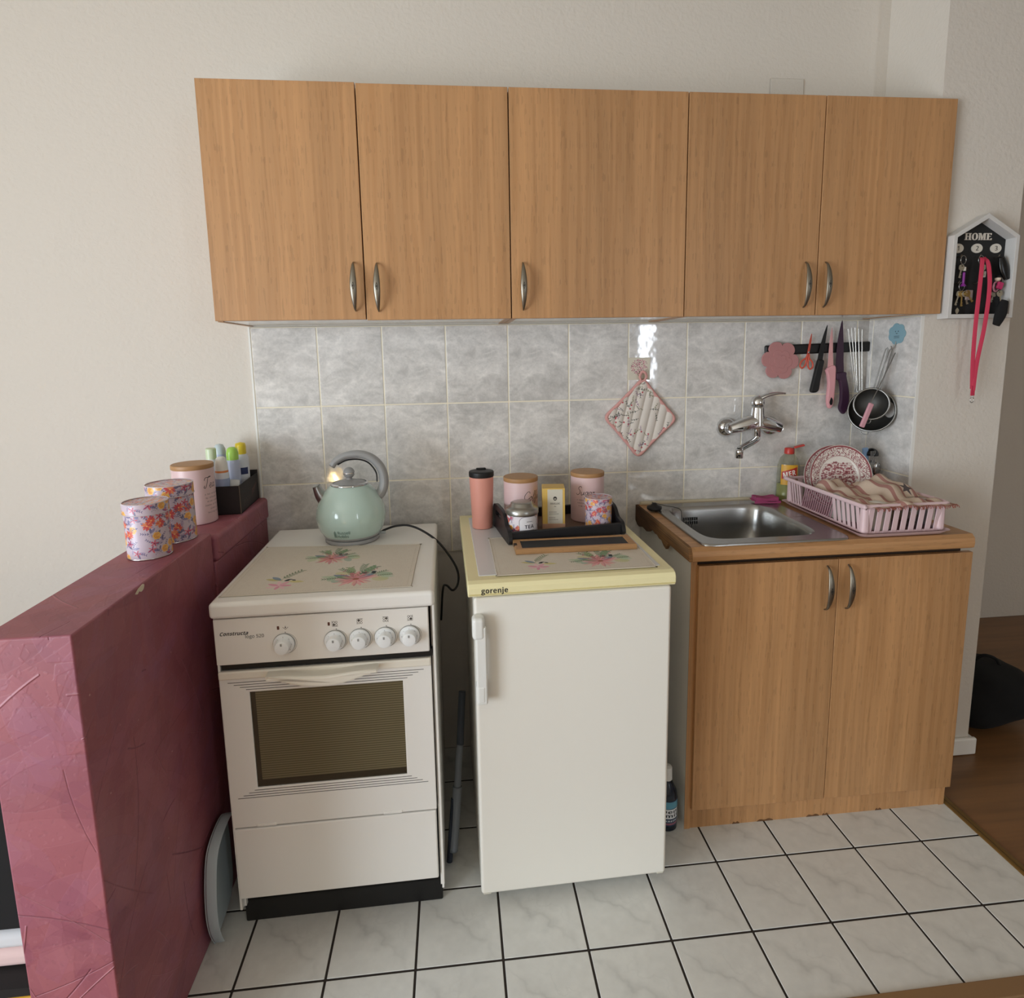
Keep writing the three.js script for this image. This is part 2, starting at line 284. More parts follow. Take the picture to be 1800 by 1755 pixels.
{ const fx0 = 0.2703, fz1 = 0.5753, t = 0.201, gp = 0.0028;
  for (let k = -3; k <= 1; k++) for (let j = -1; j < 11; j++) {
    let x0 = fx0 + j * t + gp, x1 = fx0 + (j + 1) * t - gp, z0 = fz1 + k * t + gp, z1 = fz1 + (k + 1) * t - gp;
    const ox0 = x0, oz0 = z0; x0 = Math.max(x0, 0.02); x1 = Math.min(x1, FX1); z0 = Math.max(z0, 0.001); z1 = Math.min(z1, FZ1);
    if (x1 - x0 < .004 || z1 - z0 < .004) continue;
    const g = rbox(x1 - x0, 0.008, z1 - z0, 0.0012, 1); const p = g.attributes.position, uv = g.attributes.uv, cx = (x0 + x1) / 2, cz = (z0 + z1) / 2;
    for (let i = 0; i < p.count; i++) uv.setXY(i, (p.getX(i) + cx - ox0) / t, 1 - (p.getZ(i) + cz - oz0) / t);
    add(fl, 'floor_tile', g, floorTile[(j + k + 20) % 2 ? 0 : 1], [cx, -0.004, cz]);
  } }
const fw = structure('floor', 'brown wood laminate floor beside the tiles', 'floor');
add(fw, 'laminate', muv(box(FX1, -0.1, -2.95, 5.8, -0.001, 5.0)), laminate);
add(fw, 'laminate', muv(box(-2.5, -0.1, FZ1, FX1, -0.001, 5.0), .3, .2), laminate);
add(fw, 'laminate', muv(box(-2.5, -0.1, -0.15, 0.0, -0.001, FZ1), .3, .2), laminate);
const brass = mat(0x8a6c3c, 0.35, { metalness: 0.6 }), brassDark = mat(0x5a4526, .5, { metalness: .4 });
const t1 = structure('trim_1', 'worn brass coloured threshold strip along the tile edge', 'trim');
add(t1, 'strip', sweep([[FX1 + .012, 0.001, 0.40], [FX1 + .012, 0.001, .7], [FX1 + .012, 0.001, FZ1 + .02]], () => 0.015, () => 0.004, [1, 0, 0], 8, 12), brass);
add(t1, 'groove', box(FX1 + .007, 0.004, .40, FX1 + .009, 0.0056, FZ1 + .02), brassDark);
const t2 = structure('trim_2', 'brown wooden strip along the front tile edge', 'trim');
add(t2, 'strip', rbox(2.15, 0.01, 0.04, 0.003).translate(1.18, 0.002, FZ1 + .02), mat(0x8a6a48, .5));
// windows
function windowUnit(name, label, len, y0, y1, place, mullions) {
  const s = structure(name, label, 'window'); const w = mat(0xe9e9e6, .35), t = 0.05, h = y1 - y0;
  const g = new THREE.Group(); 
  const bars = [[0, t / 2, len, t], [0, h - t / 2, len, t], [-len / 2 + t / 2, h / 2, t, h], [len / 2 - t / 2, h / 2, t, h], ...mullions.map(m => [m, h / 2, t * 1.4, h])];
  place(s);
  for (const [x, y, bw, bh] of bars) add(s, 'frame_bar', rbox(bw, bh, 0.06, 0.005), w, [x, y, 0]);
  add(s, 'pane', new THREE.PlaneGeometry(len - t, h - t), mat(0xffffff, 0.02, { transmission: 1, thickness: 0 }), [0, h / 2, -0.01]);
  return s;
}
windowUnit('window_1', 'wide white framed window in the side wall', WIN.z1 - WIN.z0, WIN.y0, WIN.y1, s => { s.position.set(WIN.x - .1, WIN.y0, (WIN.z0 + WIN.z1) / 2); s.rotation.y = Math.PI / 2; }, [0]);
windowUnit('window_2', 'slim white framed balcony window behind the room', WIN2.x1 - WIN2.x0, WIN2.y0, WIN2.y1, s => { s.position.set((WIN2.x0 + WIN2.x1) / 2, WIN2.y0, WIN2.z + .1); s.rotation.y = Math.PI; }, []);

// ------------------------------------------------------------------ crimson half wall
const hw = structure('wall_partition', 'crimson trowel-painted half wall beside the stove', 'half wall');
add(hw, 'wall_block', muv(rbox(HX1 - .033, 0.951, 1.0 - 0.437, 0.004).translate((HX1 + .033) / 2, .4755, (1.0 + .437) / 2), .2, .1), crimson);
add(hw, 'wall_block', muv(rbox(0.15, 0.872, 0.436, 0.004).translate(0.107, .436, .218), .5, .3), crimson);
add(hw, 'coping', muv(rbox(0.158, 0.07, 0.426, 0.012, 4).translate(0.109, .905, .213), .1, .7), crimson);
add(hw, 'paint_chip', extrude(smooth([[-.018, -.003], [-.006, .003], [.004, .0045], [.012, .0055], [.017, .003], [.013, -.004], [.004, -.0065], [-.003, -.003], [-.010, -.006]], 40), 0.0012, 0), mat(0xd8cdb4, .8), [HX1 - .0004, .9435, .79], [0, Math.PI / 2, 0]);
// ------------------------------------------------------------------ wall cabinets
const pewter = metal(0x8f897d, 0.38);
function bowHandle(parent, x, y, z, h = 0.128) {
  const g = sweep([[0, h / 2, 0.002], [0, h * .44, .014], [0, h * .25, .024], [0, 0, .028], [0, -h * .25, .024], [0, -h * .44, .014], [0, -h / 2, 0.002]], t => 0.0022 + 0.0068 * Math.pow(Math.sin(Math.PI * t), 1.2), t => 0.0022 + 0.0016 * Math.sin(Math.PI * t), [1, 0, 0], 28, 12);
  const o = add(parent, 'handle', g, pewter, [x, y, z]);
  const em = (s, dz, m) => add(o, 'emblem', extrude([[0, .0105 * s], [.0042 * s, 0], [0, -.0105 * s], [-.0042 * s, 0]], .0006, 0), m, [0, 0, dz]);
  em(1, .0310, darkGap); em(.72, .0314, pewter); em(.4, .0318, darkGap); return o;
}
const KX = 0.168, KB = 1.485, KT = 2.09, KZ = 0.2485;
function wallCabinet(x0, x1, doors, label) {
  const c = thing('wall_cabinet', label, 'cabinet', [x0, KB, 0.001], 0, 'wall cabinets over the tiles');
  const w = x1 - x0, h = KT - KB, inW = Math.min(w, CX - .012 - x0);
  add(c, 'side_panel', box(0.0008, 0, 0, 0.016, h - .004, KZ - .002, 0.001), wood);
  add(c, 'side_panel', box(inW - .0168, 0, 0, inW - .0008, h - .004, KZ - .002, 0.001), wood);
  add(c, 'bottom_panel', box(.0162, 0.0015, 0, inW - .017, 0.016, KZ - .006), mat(0xe2dfd8, .12));
  add(c, 'top_panel', box(.0162, h - .02, 0, inW - .017, h - .004, KZ - .006), white);
  add(c, 'back_panel', box(.0162, .016, 0, inW - .017, h - .02, .004), white);
  let x = 0;
  for (const [dw, hx, up] of doors) {
    const g = muv(rbox(dw - .003, h, 0.018, 0.0012, 2), rnd(), rnd()); const d = add(c, 'door', g, wood, [x + dw / 2, h / 2 + up, KZ + 0.009]);
    bowHandle(d, hx - dw / 2, 1.572 - KB - h / 2, 0.009); x += dw;
  }
}
wallCabinet(KX, KX + .8, [[.4, .373, .002], [.4, .035, 0]], 'beech two-door wall cabinet above the stove with the mint kettle');
wallCabinet(KX + .8, KX + 1.3, [[.5, .033, 0]], 'single wide-door beech wall cabinet above the fridge');
wallCabinet(KX + 1.3, KX + 2.1, [[.4, .360, 0], [.4, .022, 0]], 'beech two-door wall cabinet above the sink and knife rail');
// cover plate in the wall above
{ const c = thing('junction_cover', 'painted-over square cover plate on the wall above the cabinets', 'cover plate', [1.895, 2.1, 0.0]); add(c, 'plate', rbox(.113, .146, .006, .003), plaster, [0, .073, .003]); }

// ------------------------------------------------------------------ stove
const st = thing('stove', 'white freestanding electric stove with glass oven door and five knobs', 'stove', [0.236, 0, 0.078], 0.012);
{ const W = .498, D = .562;
  add(st, 'body', merge([box(0.002, .055, 0, .012, .812, D - .02), box(W - .012, .055, 0, W - .002, .812, D - .02), box(0.002, .055, 0, W - .002, .812, .01), box(.002, .055, 0, W - .002, .066, D - .1)]), enamel);
  const top = add(st, 'hob_cover', rbox(W, .038, .577, .010, 4), enamel, [W / 2, .831, .2885]);
  add(st, 'plinth', rbox(W - .012, .088, .04, .004), black, [W / 2 - .002, .044, .512]);
  for (const x of [.003, W - .008]) add(st, 'front_frame', box(x, .06, D - .03, x + .005, .81, D - .004), enamel);
  add(st, 'front_recess', box(.01, .06, D - .04, W - .01, .81, D - .03), black);
  add(st, 'gap_seal', box(.010, .6815, D - .04, W - .010, .699, D - .007), black);
  // control panel with its printed marks
  const panel = canvasTex(1920, 440, (g, w, h) => {
    g.fillStyle = '#efebe4'; g.fillRect(0, 0, w, h); const sx = w / .478, sy = h / .110, P = (x, y) => [x * sx, (.808 - y) * sy];
    g.lineWidth = 3.4; g.strokeStyle = '#4a4642';
    const hob = (x, y, on, ox, oy) => { const [cx, cy] = P(x, y); [[-1, -1], [1, -1], [-1, 1], [1, 1]].forEach(([a, b], i) => { g.beginPath(); g.arc(cx + a * 11, cy + b * 12, 9, 0, 7); g.fillStyle = '#3a3632'; if (i === on) g.fill(); g.stroke(); }); g.beginPath(); g.moveTo(cx + ox * 26, cy - 26); g.lineTo(cx + ox * 26, cy + 26); g.moveTo(cx - 24, cy + oy * 27); g.lineTo(cx + 26, cy + oy * 27); g.stroke(); };
    const lamp = (x, y) => { const [a, b] = P(x, y); g.fillStyle = '#5c322a'; g.beginPath(); g.roundRect(a - 10, b - 17, 20, 34, 5); g.fill(); };
    const dot = (x, y) => { const [a, b] = P(x, y); g.fillStyle = '#4a4642'; g.beginPath(); g.arc(a, b, 4.5, 0, 7); g.fill(); };
    const kx = [.155, .268, .324, .381, .437];
    lamp(.140, .780); { const [a, b] = P(.156, .780); g.beginPath(); g.moveTo(a - 24, b - 4); g.lineTo(a, b + 18); g.lineTo(a + 24, b - 4); g.stroke(); g.beginPath(); g.arc(a, b, 6, 0, 7); g.fillStyle = '#3a3632'; g.fill(); g.fillRect(a - 2, b - 16, 4, 14); }
    lamp(.252, .782); hob(.266, .782, 2, -1, 1); hob(.322, .783, 0, -1, -1); hob(.379, .784, 1, 1, -1); hob(.435, .785, 3, 1, 1);
    for (const x of kx) dot(x, .7685);
    for (const x of kx) { const [a, b] = P(x, .742); g.lineWidth = 3; g.strokeStyle = '#8d8a84'; g.beginPath(); g.arc(a, b, 96, 0, 7); g.stroke(); }
  });
  add(st, 'control_panel', fuv(rbox(.478, .110, .012, .003), .478, .110), mat(0xffffff, .32, { map: panel }), [W / 2 - .006, .753, D - .002]);
  const pm = mat(0x3d3a37, .6);
  add(st, 'maker_name', text('Constructa', .0085, sansBold, .3), pm, [.048, .7735, D + .0042]);
  add(st, 'model_name', text('logo 520', .0078, sansReg), mat(0x6d6a66, .6), [.092, .7635, D + .0042]);
  const knobM = mat(0xf2f4f4, .22), ring = mat(0x9a9a98, .4);
  const dial = canvasTex(256, 256, (g) => { g.fillStyle = '#eff1f1'; g.fillRect(0, 0, 256, 256); g.fillStyle = '#7a7874'; g.font = '26px sans-serif'; g.textAlign = 'center'; g.textBaseline = 'middle'; ['0', '½', '1', '1½', '2', '2½', '3', '•'].forEach((s, i) => { const a = -Math.PI / 2 + i * Math.PI / 4; g.fillText(s, 128 + Math.cos(a) * 100, 128 + Math.sin(a) * 100); }); });
  for (const x of [.155, .268, .324, .381, .437]) {
    const kb = add(st, 'knob', lathe([[0, 0], [.0235, 0], [.0238, .004], [.0225, .0065], [.0165, .0068], [.0165, .009], [.0155, .024], [.0145, .0265], [0, .027]], 40), knobM, [x, .742, D + .004], [Math.PI / 2, 0, 0]);
    add(kb, 'dial_ring', lathe([[.0236, .0002], [.0246, .0002], [.0246, .0022], [.0236, .0022]], 40), ring);
    add(kb, 'dial_face', new THREE.RingGeometry(.0168, .0226, 40), mat(0xffffff, .3, { map: dial }), [0, .0069, 0], [-Math.PI / 2, 0, 0]);
    add(kb, 'pointer', rbox(.004, .0005, .006, .0002), ring, [0, .0272, -.009]);
  }
  // oven door: frame round a glass pane, printed lines, bulged handle
  const dz = D - .004, d = add(st, 'oven_door', merge([box(.004, .282, dz - .016, .484, .383, dz + .002, .002), box(.004, .626, dz - .016, .484, .679, dz + .002, .002), box(.004, .38, dz - .016, .068, .63, dz + .002, .002), box(.416, .38, dz - .016, .484, .63, dz + .002, .002)]), enamel);
  const pl = g => add(d, 'printed_line', g, pm); for (let k = 0; k < 4; k++) { pl(box(.022 + k * .013, .651 - k * .0062, dz + .002, .466 - k * .013, .6522 - k * .0062, dz + .0024)); pl(box(.022 + k * .013, .3585 + k * .0062, dz + .002, .466 - k * .013, .3597 + k * .0062, dz + .0024)); }
  const stripe = canvasTex(512, 512, (g) => { g.fillStyle = '#9a8f70'; g.fillRect(0, 0, 512, 512); g.fillStyle = '#71684c'; for (let y = 0; y < 512; y += 12) g.fillRect(0, y, 512, 4); g.fillStyle = '#4a4436'; g.fillRect(0, 0, 18, 512); g.fillRect(0, 470, 512, 42); });
  add(d, 'oven_glass', fuv(rbox(.350, .249, .005, .001), .35, .249).translate(.242, .5045, dz - .004), mat(0xffffff, .07, { map: stripe, clearcoat: .6, clearcoatRoughness: .04, transmission: .5, thickness: 0 }));
  const grip = extrude(smooth([[-.125, .008], [-.09, -.005], [-.05, -.017], [0, -.022], [.05, -.017], [.09, -.005], [.125, .008], [.08, .008], [0, .003], [-.08, .008]], 80), .036, .005);
  const hb = add(d, 'handle', merge([box(.004, .661, dz - .002, .484, .681, dz + .008, .004), grip.translate(.240, .669, dz + .004)]), mat(0xeee8da, .33));
  add(st, 'oven_cavity', merge([box(.05, .37, .08, .06, .64, D - .03), box(.424, .37, .08, .434, .64, D - .03), box(.05, .36, .08, .434, .37, D - .03), box(.05, .64, .08, .434, .65, D - .03), box(.05, .36, .07, .434, .65, .08)]), mat(0x6a6558, .4));
  const rk = []; for (let i = 0; i < 12; i++) rk.push(tube([[.07 + i * .031, .50, .1], [.07 + i * .031, .50, D - .06]], .0016, 2, false, 6)); rk.push(tube([[.062, .50, D - .06], [.42, .50, D - .06]], .0026, 2, false, 6), tube([[.062, .50, .1], [.42, .50, .1]], .0026, 2, false, 6));
  add(st, 'oven_rack', merge(rk), metal(0xb5b09a, .3));
  const rk2 = rk.map(g => g.clone().translate(0, -.075, 0)); add(st, 'oven_rack', merge(rk2), metal(0xb5b09a, .3));
  // drawer
  add(st, 'drawer', rbox(.479, .188, .018, .004), enamel, [W / 2 - .006, .183, dz - .008]);
  for (const x of [.082, .378]) add(st, 'hinge_cover', rbox(.046, .007, .006, .002), enamel, [x, .2855, dz + .001]);
}
// ------------------------------------------------------------------ fridge
const fr = thing('fridge', 'white undercounter fridge with yellowed top edge and upright handle', 'fridge', [0.812, 0, 0.05], 0.02);
{ const W = .49, fridgeW = mat(0xece8de, .34), yel = mat(0xefe5b4, .4), yel2 = mat(0xd6c98a, .45);
  add(fr, 'body', box(.008, .02, 0, W - .002, .826, .525, .004), fridgeW);
  const dr = add(fr, 'door', rbox(W - .006, .792, .046, .008, 4), fridgeW, [W / 2 + .004, .425, .560]);
  add(dr, 'door_gasket', box(-W / 2 + .012, -.385, -.034, W / 2 - .016, .385, -.023), fridgeW);
  const prof = [[.0, .826], [.582, .826], [.590, .829], [.594, .836], [.594, .848], [.589, .856], [.578, .860], [.0, .860]];
  const g = new THREE.ExtrudeGeometry(new THREE.Shape(prof.map(p => new THREE.Vector2(p[0], p[1]))), { depth: W + .008, bevelEnabled: true, bevelSize: .002, bevelThickness: .002, bevelSegments: 2 }); g.rotateY(-Math.PI / 2).translate(W + .004, 0, 0);
  add(fr, 'top_frame', g, yel);
  add(fr, 'top_panel', box(.022, .8575, .03, W - .018, .8635, .552, .002), mat(0xd9dadb, .25));
  add(fr, 'frame_seam', box(-.002, .8325, .5935, W + .004, .8335, .5965), yel2);
  add(fr, 'maker_name', text('gorenje', .0125, sansBold), mat(0x3c3a30, .6), [.056, .8405, .5962]);
  const hd = add(dr, 'handle', merge([rbox(.026, .195, .012, .005, 3).translate(-W / 2 + .017, .238, .046), rbox(.03, .055, .036, .010, 3).translate(-W / 2 + .012, .330, .036), rbox(.026, .05, .034, .009, 3).translate(-W / 2 + .015, .167, .036)]), mat(0xe9e9e4, .28));
  add(dr, 'corner_cap', rbox(.022, .008, .046, .003), mat(0xd2cdbd, .4), [-W / 2 + .018, -.392, .0]); add(dr, 'corner_cap', rbox(.02, .008, .046, .003), mat(0xd2cdbd, .4), [W / 2 - .018, -.392, .0]);
  for (const [x, z] of [[.06, .06], [.43, .06], [.06, .47], [.43, .47]]) add(fr, 'foot', lathe([[0, 0], [.016, 0], [.016, .012], [.009, .014], [.009, .022]], 20), black, [x, 0, z]);
}
// ------------------------------------------------------------------ sink cabinet, worktop, sink
const WT = 0.866;
const bc = thing('base_cabinet', 'beech two-door sink cabinet with worn plinth', 'cabinet', [1.43, 0, 0.012]);
{ const side = mat(0xe9e6de, .4);
  add(bc, 'side_panel', box(.002, .0, 0, .018, .822, .441), side); add(bc, 'edge_strip', box(.0018, .0, .441, .0185, .822, .4435), wood);
  add(bc, 'side_panel', box(.787, .0, 0, .803, .822, .22), side);
  add(bc, 'plinth', muv(box(.018, 0, .425, .82, .064, .441), .3, .3), wood);
  add(bc, 'plinth_end', muv(box(.806, 0, .415, .822, .064, .4435), .8, .3), wood);
  const chipM = mat(0x6a4a2e, .9);
  for (const [x, w] of [[.16, .022], [.25, .05], [.40, .04], [.44, .02], [.61, .02]]) add(bc, 'chipped_edge', extrude(smooth([[-w / 2, 0], [-w * .3, .006], [0, .0035], [w * .25, .007], [w / 2, 0]], 24), .001, 0), chipM, [x, .0, .4409]);
  add(bc, 'bottom_shelf', box(.018, .064, 0, .787, .08, .425), side); add(bc, 'back_panel', box(.018, .08, 0, .787, .7, .005), side);
  add(bc, 'front_rail', box(.018, .77, .4, .806, .821, .436), mat(0x3a2a1c, .8));
  [[.018, .421, .386], [.423, .826, .448]].forEach(([x0, x1, hx], i) => { const d = add(bc, 'door', muv(rbox(x1 - x0, .738, .016, .0012), rnd(), rnd()), wood, [(x0 + x1) / 2, .438, .4495]); bowHandle(d, hx - (x0 + x1) / 2, .727 - .438 - .001, .008); });
}
const wt = thing('worktop', 'beech worktop with rounded front and a water-swollen end', 'worktop', [1.42, 0.824, 0.0105]);
{ const D = .483, prof = [[0, 0], [D - .012, 0], [D - .002, .005], [D, .018], [D - .002, .032], [D - .012, .042], [0, .042]];
  const mk = (x0, x1, z0, z1, o) => muv(box(x0, 0, z0, x1, .042, z1), o, .4);
  // slab with a cut-out for the bowl
  const shp = new THREE.Shape([[0, 0], [.816, 0], [.816, .466], [0, .466]].map(p => new THREE.Vector2(...p))); shp.holes.push(new THREE.Path([[.058, .06], [.412, .06], [.412, .444], [.058, .444]].map(p => new THREE.Vector2(...p))));
  const slab = new THREE.ExtrudeGeometry(shp, { depth: .042, bevelEnabled: false }); slab.rotateX(Math.PI / 2).translate(0, .042, 0);
  const nose = new THREE.ExtrudeGeometry(new THREE.Shape(prof.filter(p => p[0] > .1).concat([[.466, .042], [.466, 0]].slice(0, 2)).map(p => new THREE.Vector2(p[0], p[1]))), { depth: .816, bevelEnabled: false }); nose.rotateY(-Math.PI / 2).translate(.816, 0, 0);
  const turn = g => { const q = muv(g), uv = q.attributes.uv; for (let i = 0; i < uv.count; i++) { const a = uv.getX(i), b = uv.getY(i); uv.setXY(i, b, a); } return q; };
  add(wt, 'slab', turn(slab), wood); add(wt, 'nosing', turn(nose), wood);
  const raw = mat(0xffffff, .95, { map: dataTex(512, 256, (u, v) => { const a = fbm(u, v, 5, 4, 3, 301), l = fbm(u, v, 3, 60, 3, 311), wet = clamp((u - .52 + (a - .5) * .5) * 4); const k = .75 + .5 * (l - .5) + .3 * (a - .5); return [(170 - 62 * wet) * k, (124 - 52 * wet) * k, (76 - 34 * wet) * k]; }) });
  const edge = []; for (let i = 0; i <= 24; i++) { const z = i / 24 * .478; edge.push([z, z > .3 ? .004 : -.012 - .010 * Math.sin(z * 26) - .006 * Math.sin(z * 61) - (z > .2 && z < .27 ? -.012 : 0)]); }
  const eg = extrude([...edge, [.478, .008], [.470, .040], [.460, .0425], [0, .0425]], .009, .001); eg.rotateY(-Math.PI / 2); { const p = eg.attributes.position, uv = eg.attributes.uv; for (let i = 0; i < p.count; i++) uv.setXY(i, 1 - p.getZ(i) / .48, p.getY(i) / .07 + .4); }
  add(wt, 'swollen_end', eg, raw, [.0002, 0, .003]);
  add(wt, 'sealing_strip', rbox(.80, .012, .012, .004).translate(.405, .047, .007), mat(0xc9bfa4, .6));
}
{ const s = thing('sink', 'inset stainless steel sink with overflow slots and black plug on a bead chain', 'sink', [1.665, WT, 0.262]);
  const SW = .428, SD = .448, ss = metal(0xa9a8a5, .27), cx = -.012, bw = .170, bd = .178, sup = (a, e) => Math.sign(Math.cos(a)) * Math.pow(Math.abs(Math.cos(a)), e), cup = (a, e) => Math.sign(Math.sin(a)) * Math.pow(Math.abs(Math.sin(a)), e);
  const N = 96, prof = [[1.0, .0045, .32], [.985, .001, .32], [.955, -.012, .33], [.93, -.06, .36], [.90, -.115, .4], [.82, -.142, .46], [.6, -.150, .6], [.1, -.154, .9]];
  const bowl = grid(N, prof.length - 1, (u, v) => { const p = prof[Math.round(v * (prof.length - 1))], a = u * Math.PI * 2; return [cx + bw * p[0] * sup(a, p[2]), p[1], bd * p[0] * cup(a, p[2])]; });
  add(s, 'bowl', bowl, ss);
  // flat rim from the bowl's lip out to a square edge, rolled down at the outside
  const rimP = (u, k) => { const a = u * Math.PI * 2, ix = cx + bw * sup(a, .32), iz = bd * cup(a, .32), m = Math.max(Math.abs(Math.cos(a)), Math.abs(Math.sin(a))), ox = SW / 2 * sup(a, .12), oz = SD / 2 * cup(a, .12); const t = [0, .12, .5, .93, .98, 1][k], y = [.0045, .0055, .0048, .006, .0055, .0005][k]; return [ix + (ox - ix) * t, y, iz + (oz - iz) * t]; };
  add(s, 'rim', grid(192, 5, (u, v) => rimP(u, Math.round(v * 5))), ss);
  add(s, 'drain', lathe([[0, -.151], [.02, -.151], [.032, -.148], [.034, -.1475]], 32), metal(0x777673, .3));
  for (let i = 0; i < 7; i++) for (const y of [-.035, -.048]) add(s, 'overflow_slot', box(-.115 + i * .0075, y - .005, -bd * .955, -.1117 + i * .0075, y + .005, -bd * .945 + .004), black);
  const plug = add(s, 'plug', lathe([[0, 0], [.02, 0], [.024, .004], [.024, .012], [.012, .016], [.006, .024], [0, .024]], 28), black, [-.222, .006, -.148]);
  const ch = [], cc = curve([[-.222, .026, -.17], [-.18, .014, -.168], [-.15, .010, -.155], [-.135, .003, -.14], [-.13, -.03, -.135], [-.1, -.06, -.14], [-.092, -.05, -.15]]);
  for (let i = 0; i < 60; i++) { const p = cc.getPointAt(i / 59); ch.push(new THREE.SphereGeometry(.0016, 6, 5).translate(p.x, p.y, p.z)); }
  const chain = add(s, 'bead_chain', merge(ch), black); chain.userData.kind = 'stuff';
}
// ------------------------------------------------------------------ tap
{ const f = thing('wall_tap', 'chrome wall-mounted mixer tap above the sink', 'tap', [1.806, 1.125, 0.0095]);
  for (const x of [-.078, .078]) { add(f, 'escutcheon', lathe([[0, 0], [.034, 0], [.034, .003], [.03, .012], [.022, .02], [.014, .024], [.014, .045]], 36), chrome, [x, 0, 0], [Math.PI / 2, 0, 0]); add(f, 'coupling_nut', new THREE.CylinderGeometry(.0165, .0165, .016, 6), chrome, [x, 0, .038], [Math.PI / 2, 0, 0]); }
  add(f, 'mixer_body', merge([sweep([[-.088, 0, .05], [-.05, .012, .058], [0, .024, .062], [.05, .012, .058], [.088, 0, .05]], t => .0175 + .0085 * Math.sin(Math.PI * t), t => .0175 + .0085 * Math.sin(Math.PI * t), [0, 0, 1], 36, 20), lathe([[.027, 0], [.026, .02], [.0225, .04], [.021, .058], [.021, .066], [0, .068]], 36).translate(0, .012, .062), lathe([[0, -.03], [.0125, -.03], [.0125, .0], [.016, .01]], 28).translate(0, .005, .064)]), chrome);
  add(f, 'lever', merge([lathe([[.0205, 0], [.0225, .004], [.0225, .014], [.019, .024], [.010, .031], [0, .033]], 32).translate(0, .080, .062), sweep([[.0, .100, .064], [.022, .112, .076], [.05, .119, .088], [.075, .119, .098]], t => .014 - .007 * t, t => .009 - .006 * t, [0, 0, 1], 20, 14)]), chrome);
  add(f, 'spout', merge([tube([[0, -.02, .064], [0, -.032, .066], [-.014, -.040, .074], [-.050, -.048, .100], [-.084, -.055, .125], [-.092, -.060, .131]], .0105, 36, false, 14), lathe([[0, -.026], [.0125, -.026], [.0128, -.004], [.0115, .003], [0, .005]], 28).translate(-.094, -.058, .133)]), chrome);
}

single('glass_bowl', 'round glass bowl standing on the rack inside the oven', 'bowl', lathe([[0, 0], [.035, 0], [.062, .028], [.070, .062], [.067, .062], [.058, .03], [.03, .004], [0, .004]], 40), mat(0xe9ece6, .1, { transmission: .45, thickness: 0 }), [.405, .4276, .46]);
single('baking_dish', 'low orange dish on the rack inside the oven', 'dish', lathe([[0, 0], [.06, 0], [.075, .03], [.072, .03], [.058, .004], [0, .004]], 40), mat(0xb9623c, .4), [.575, .4276, .44]);
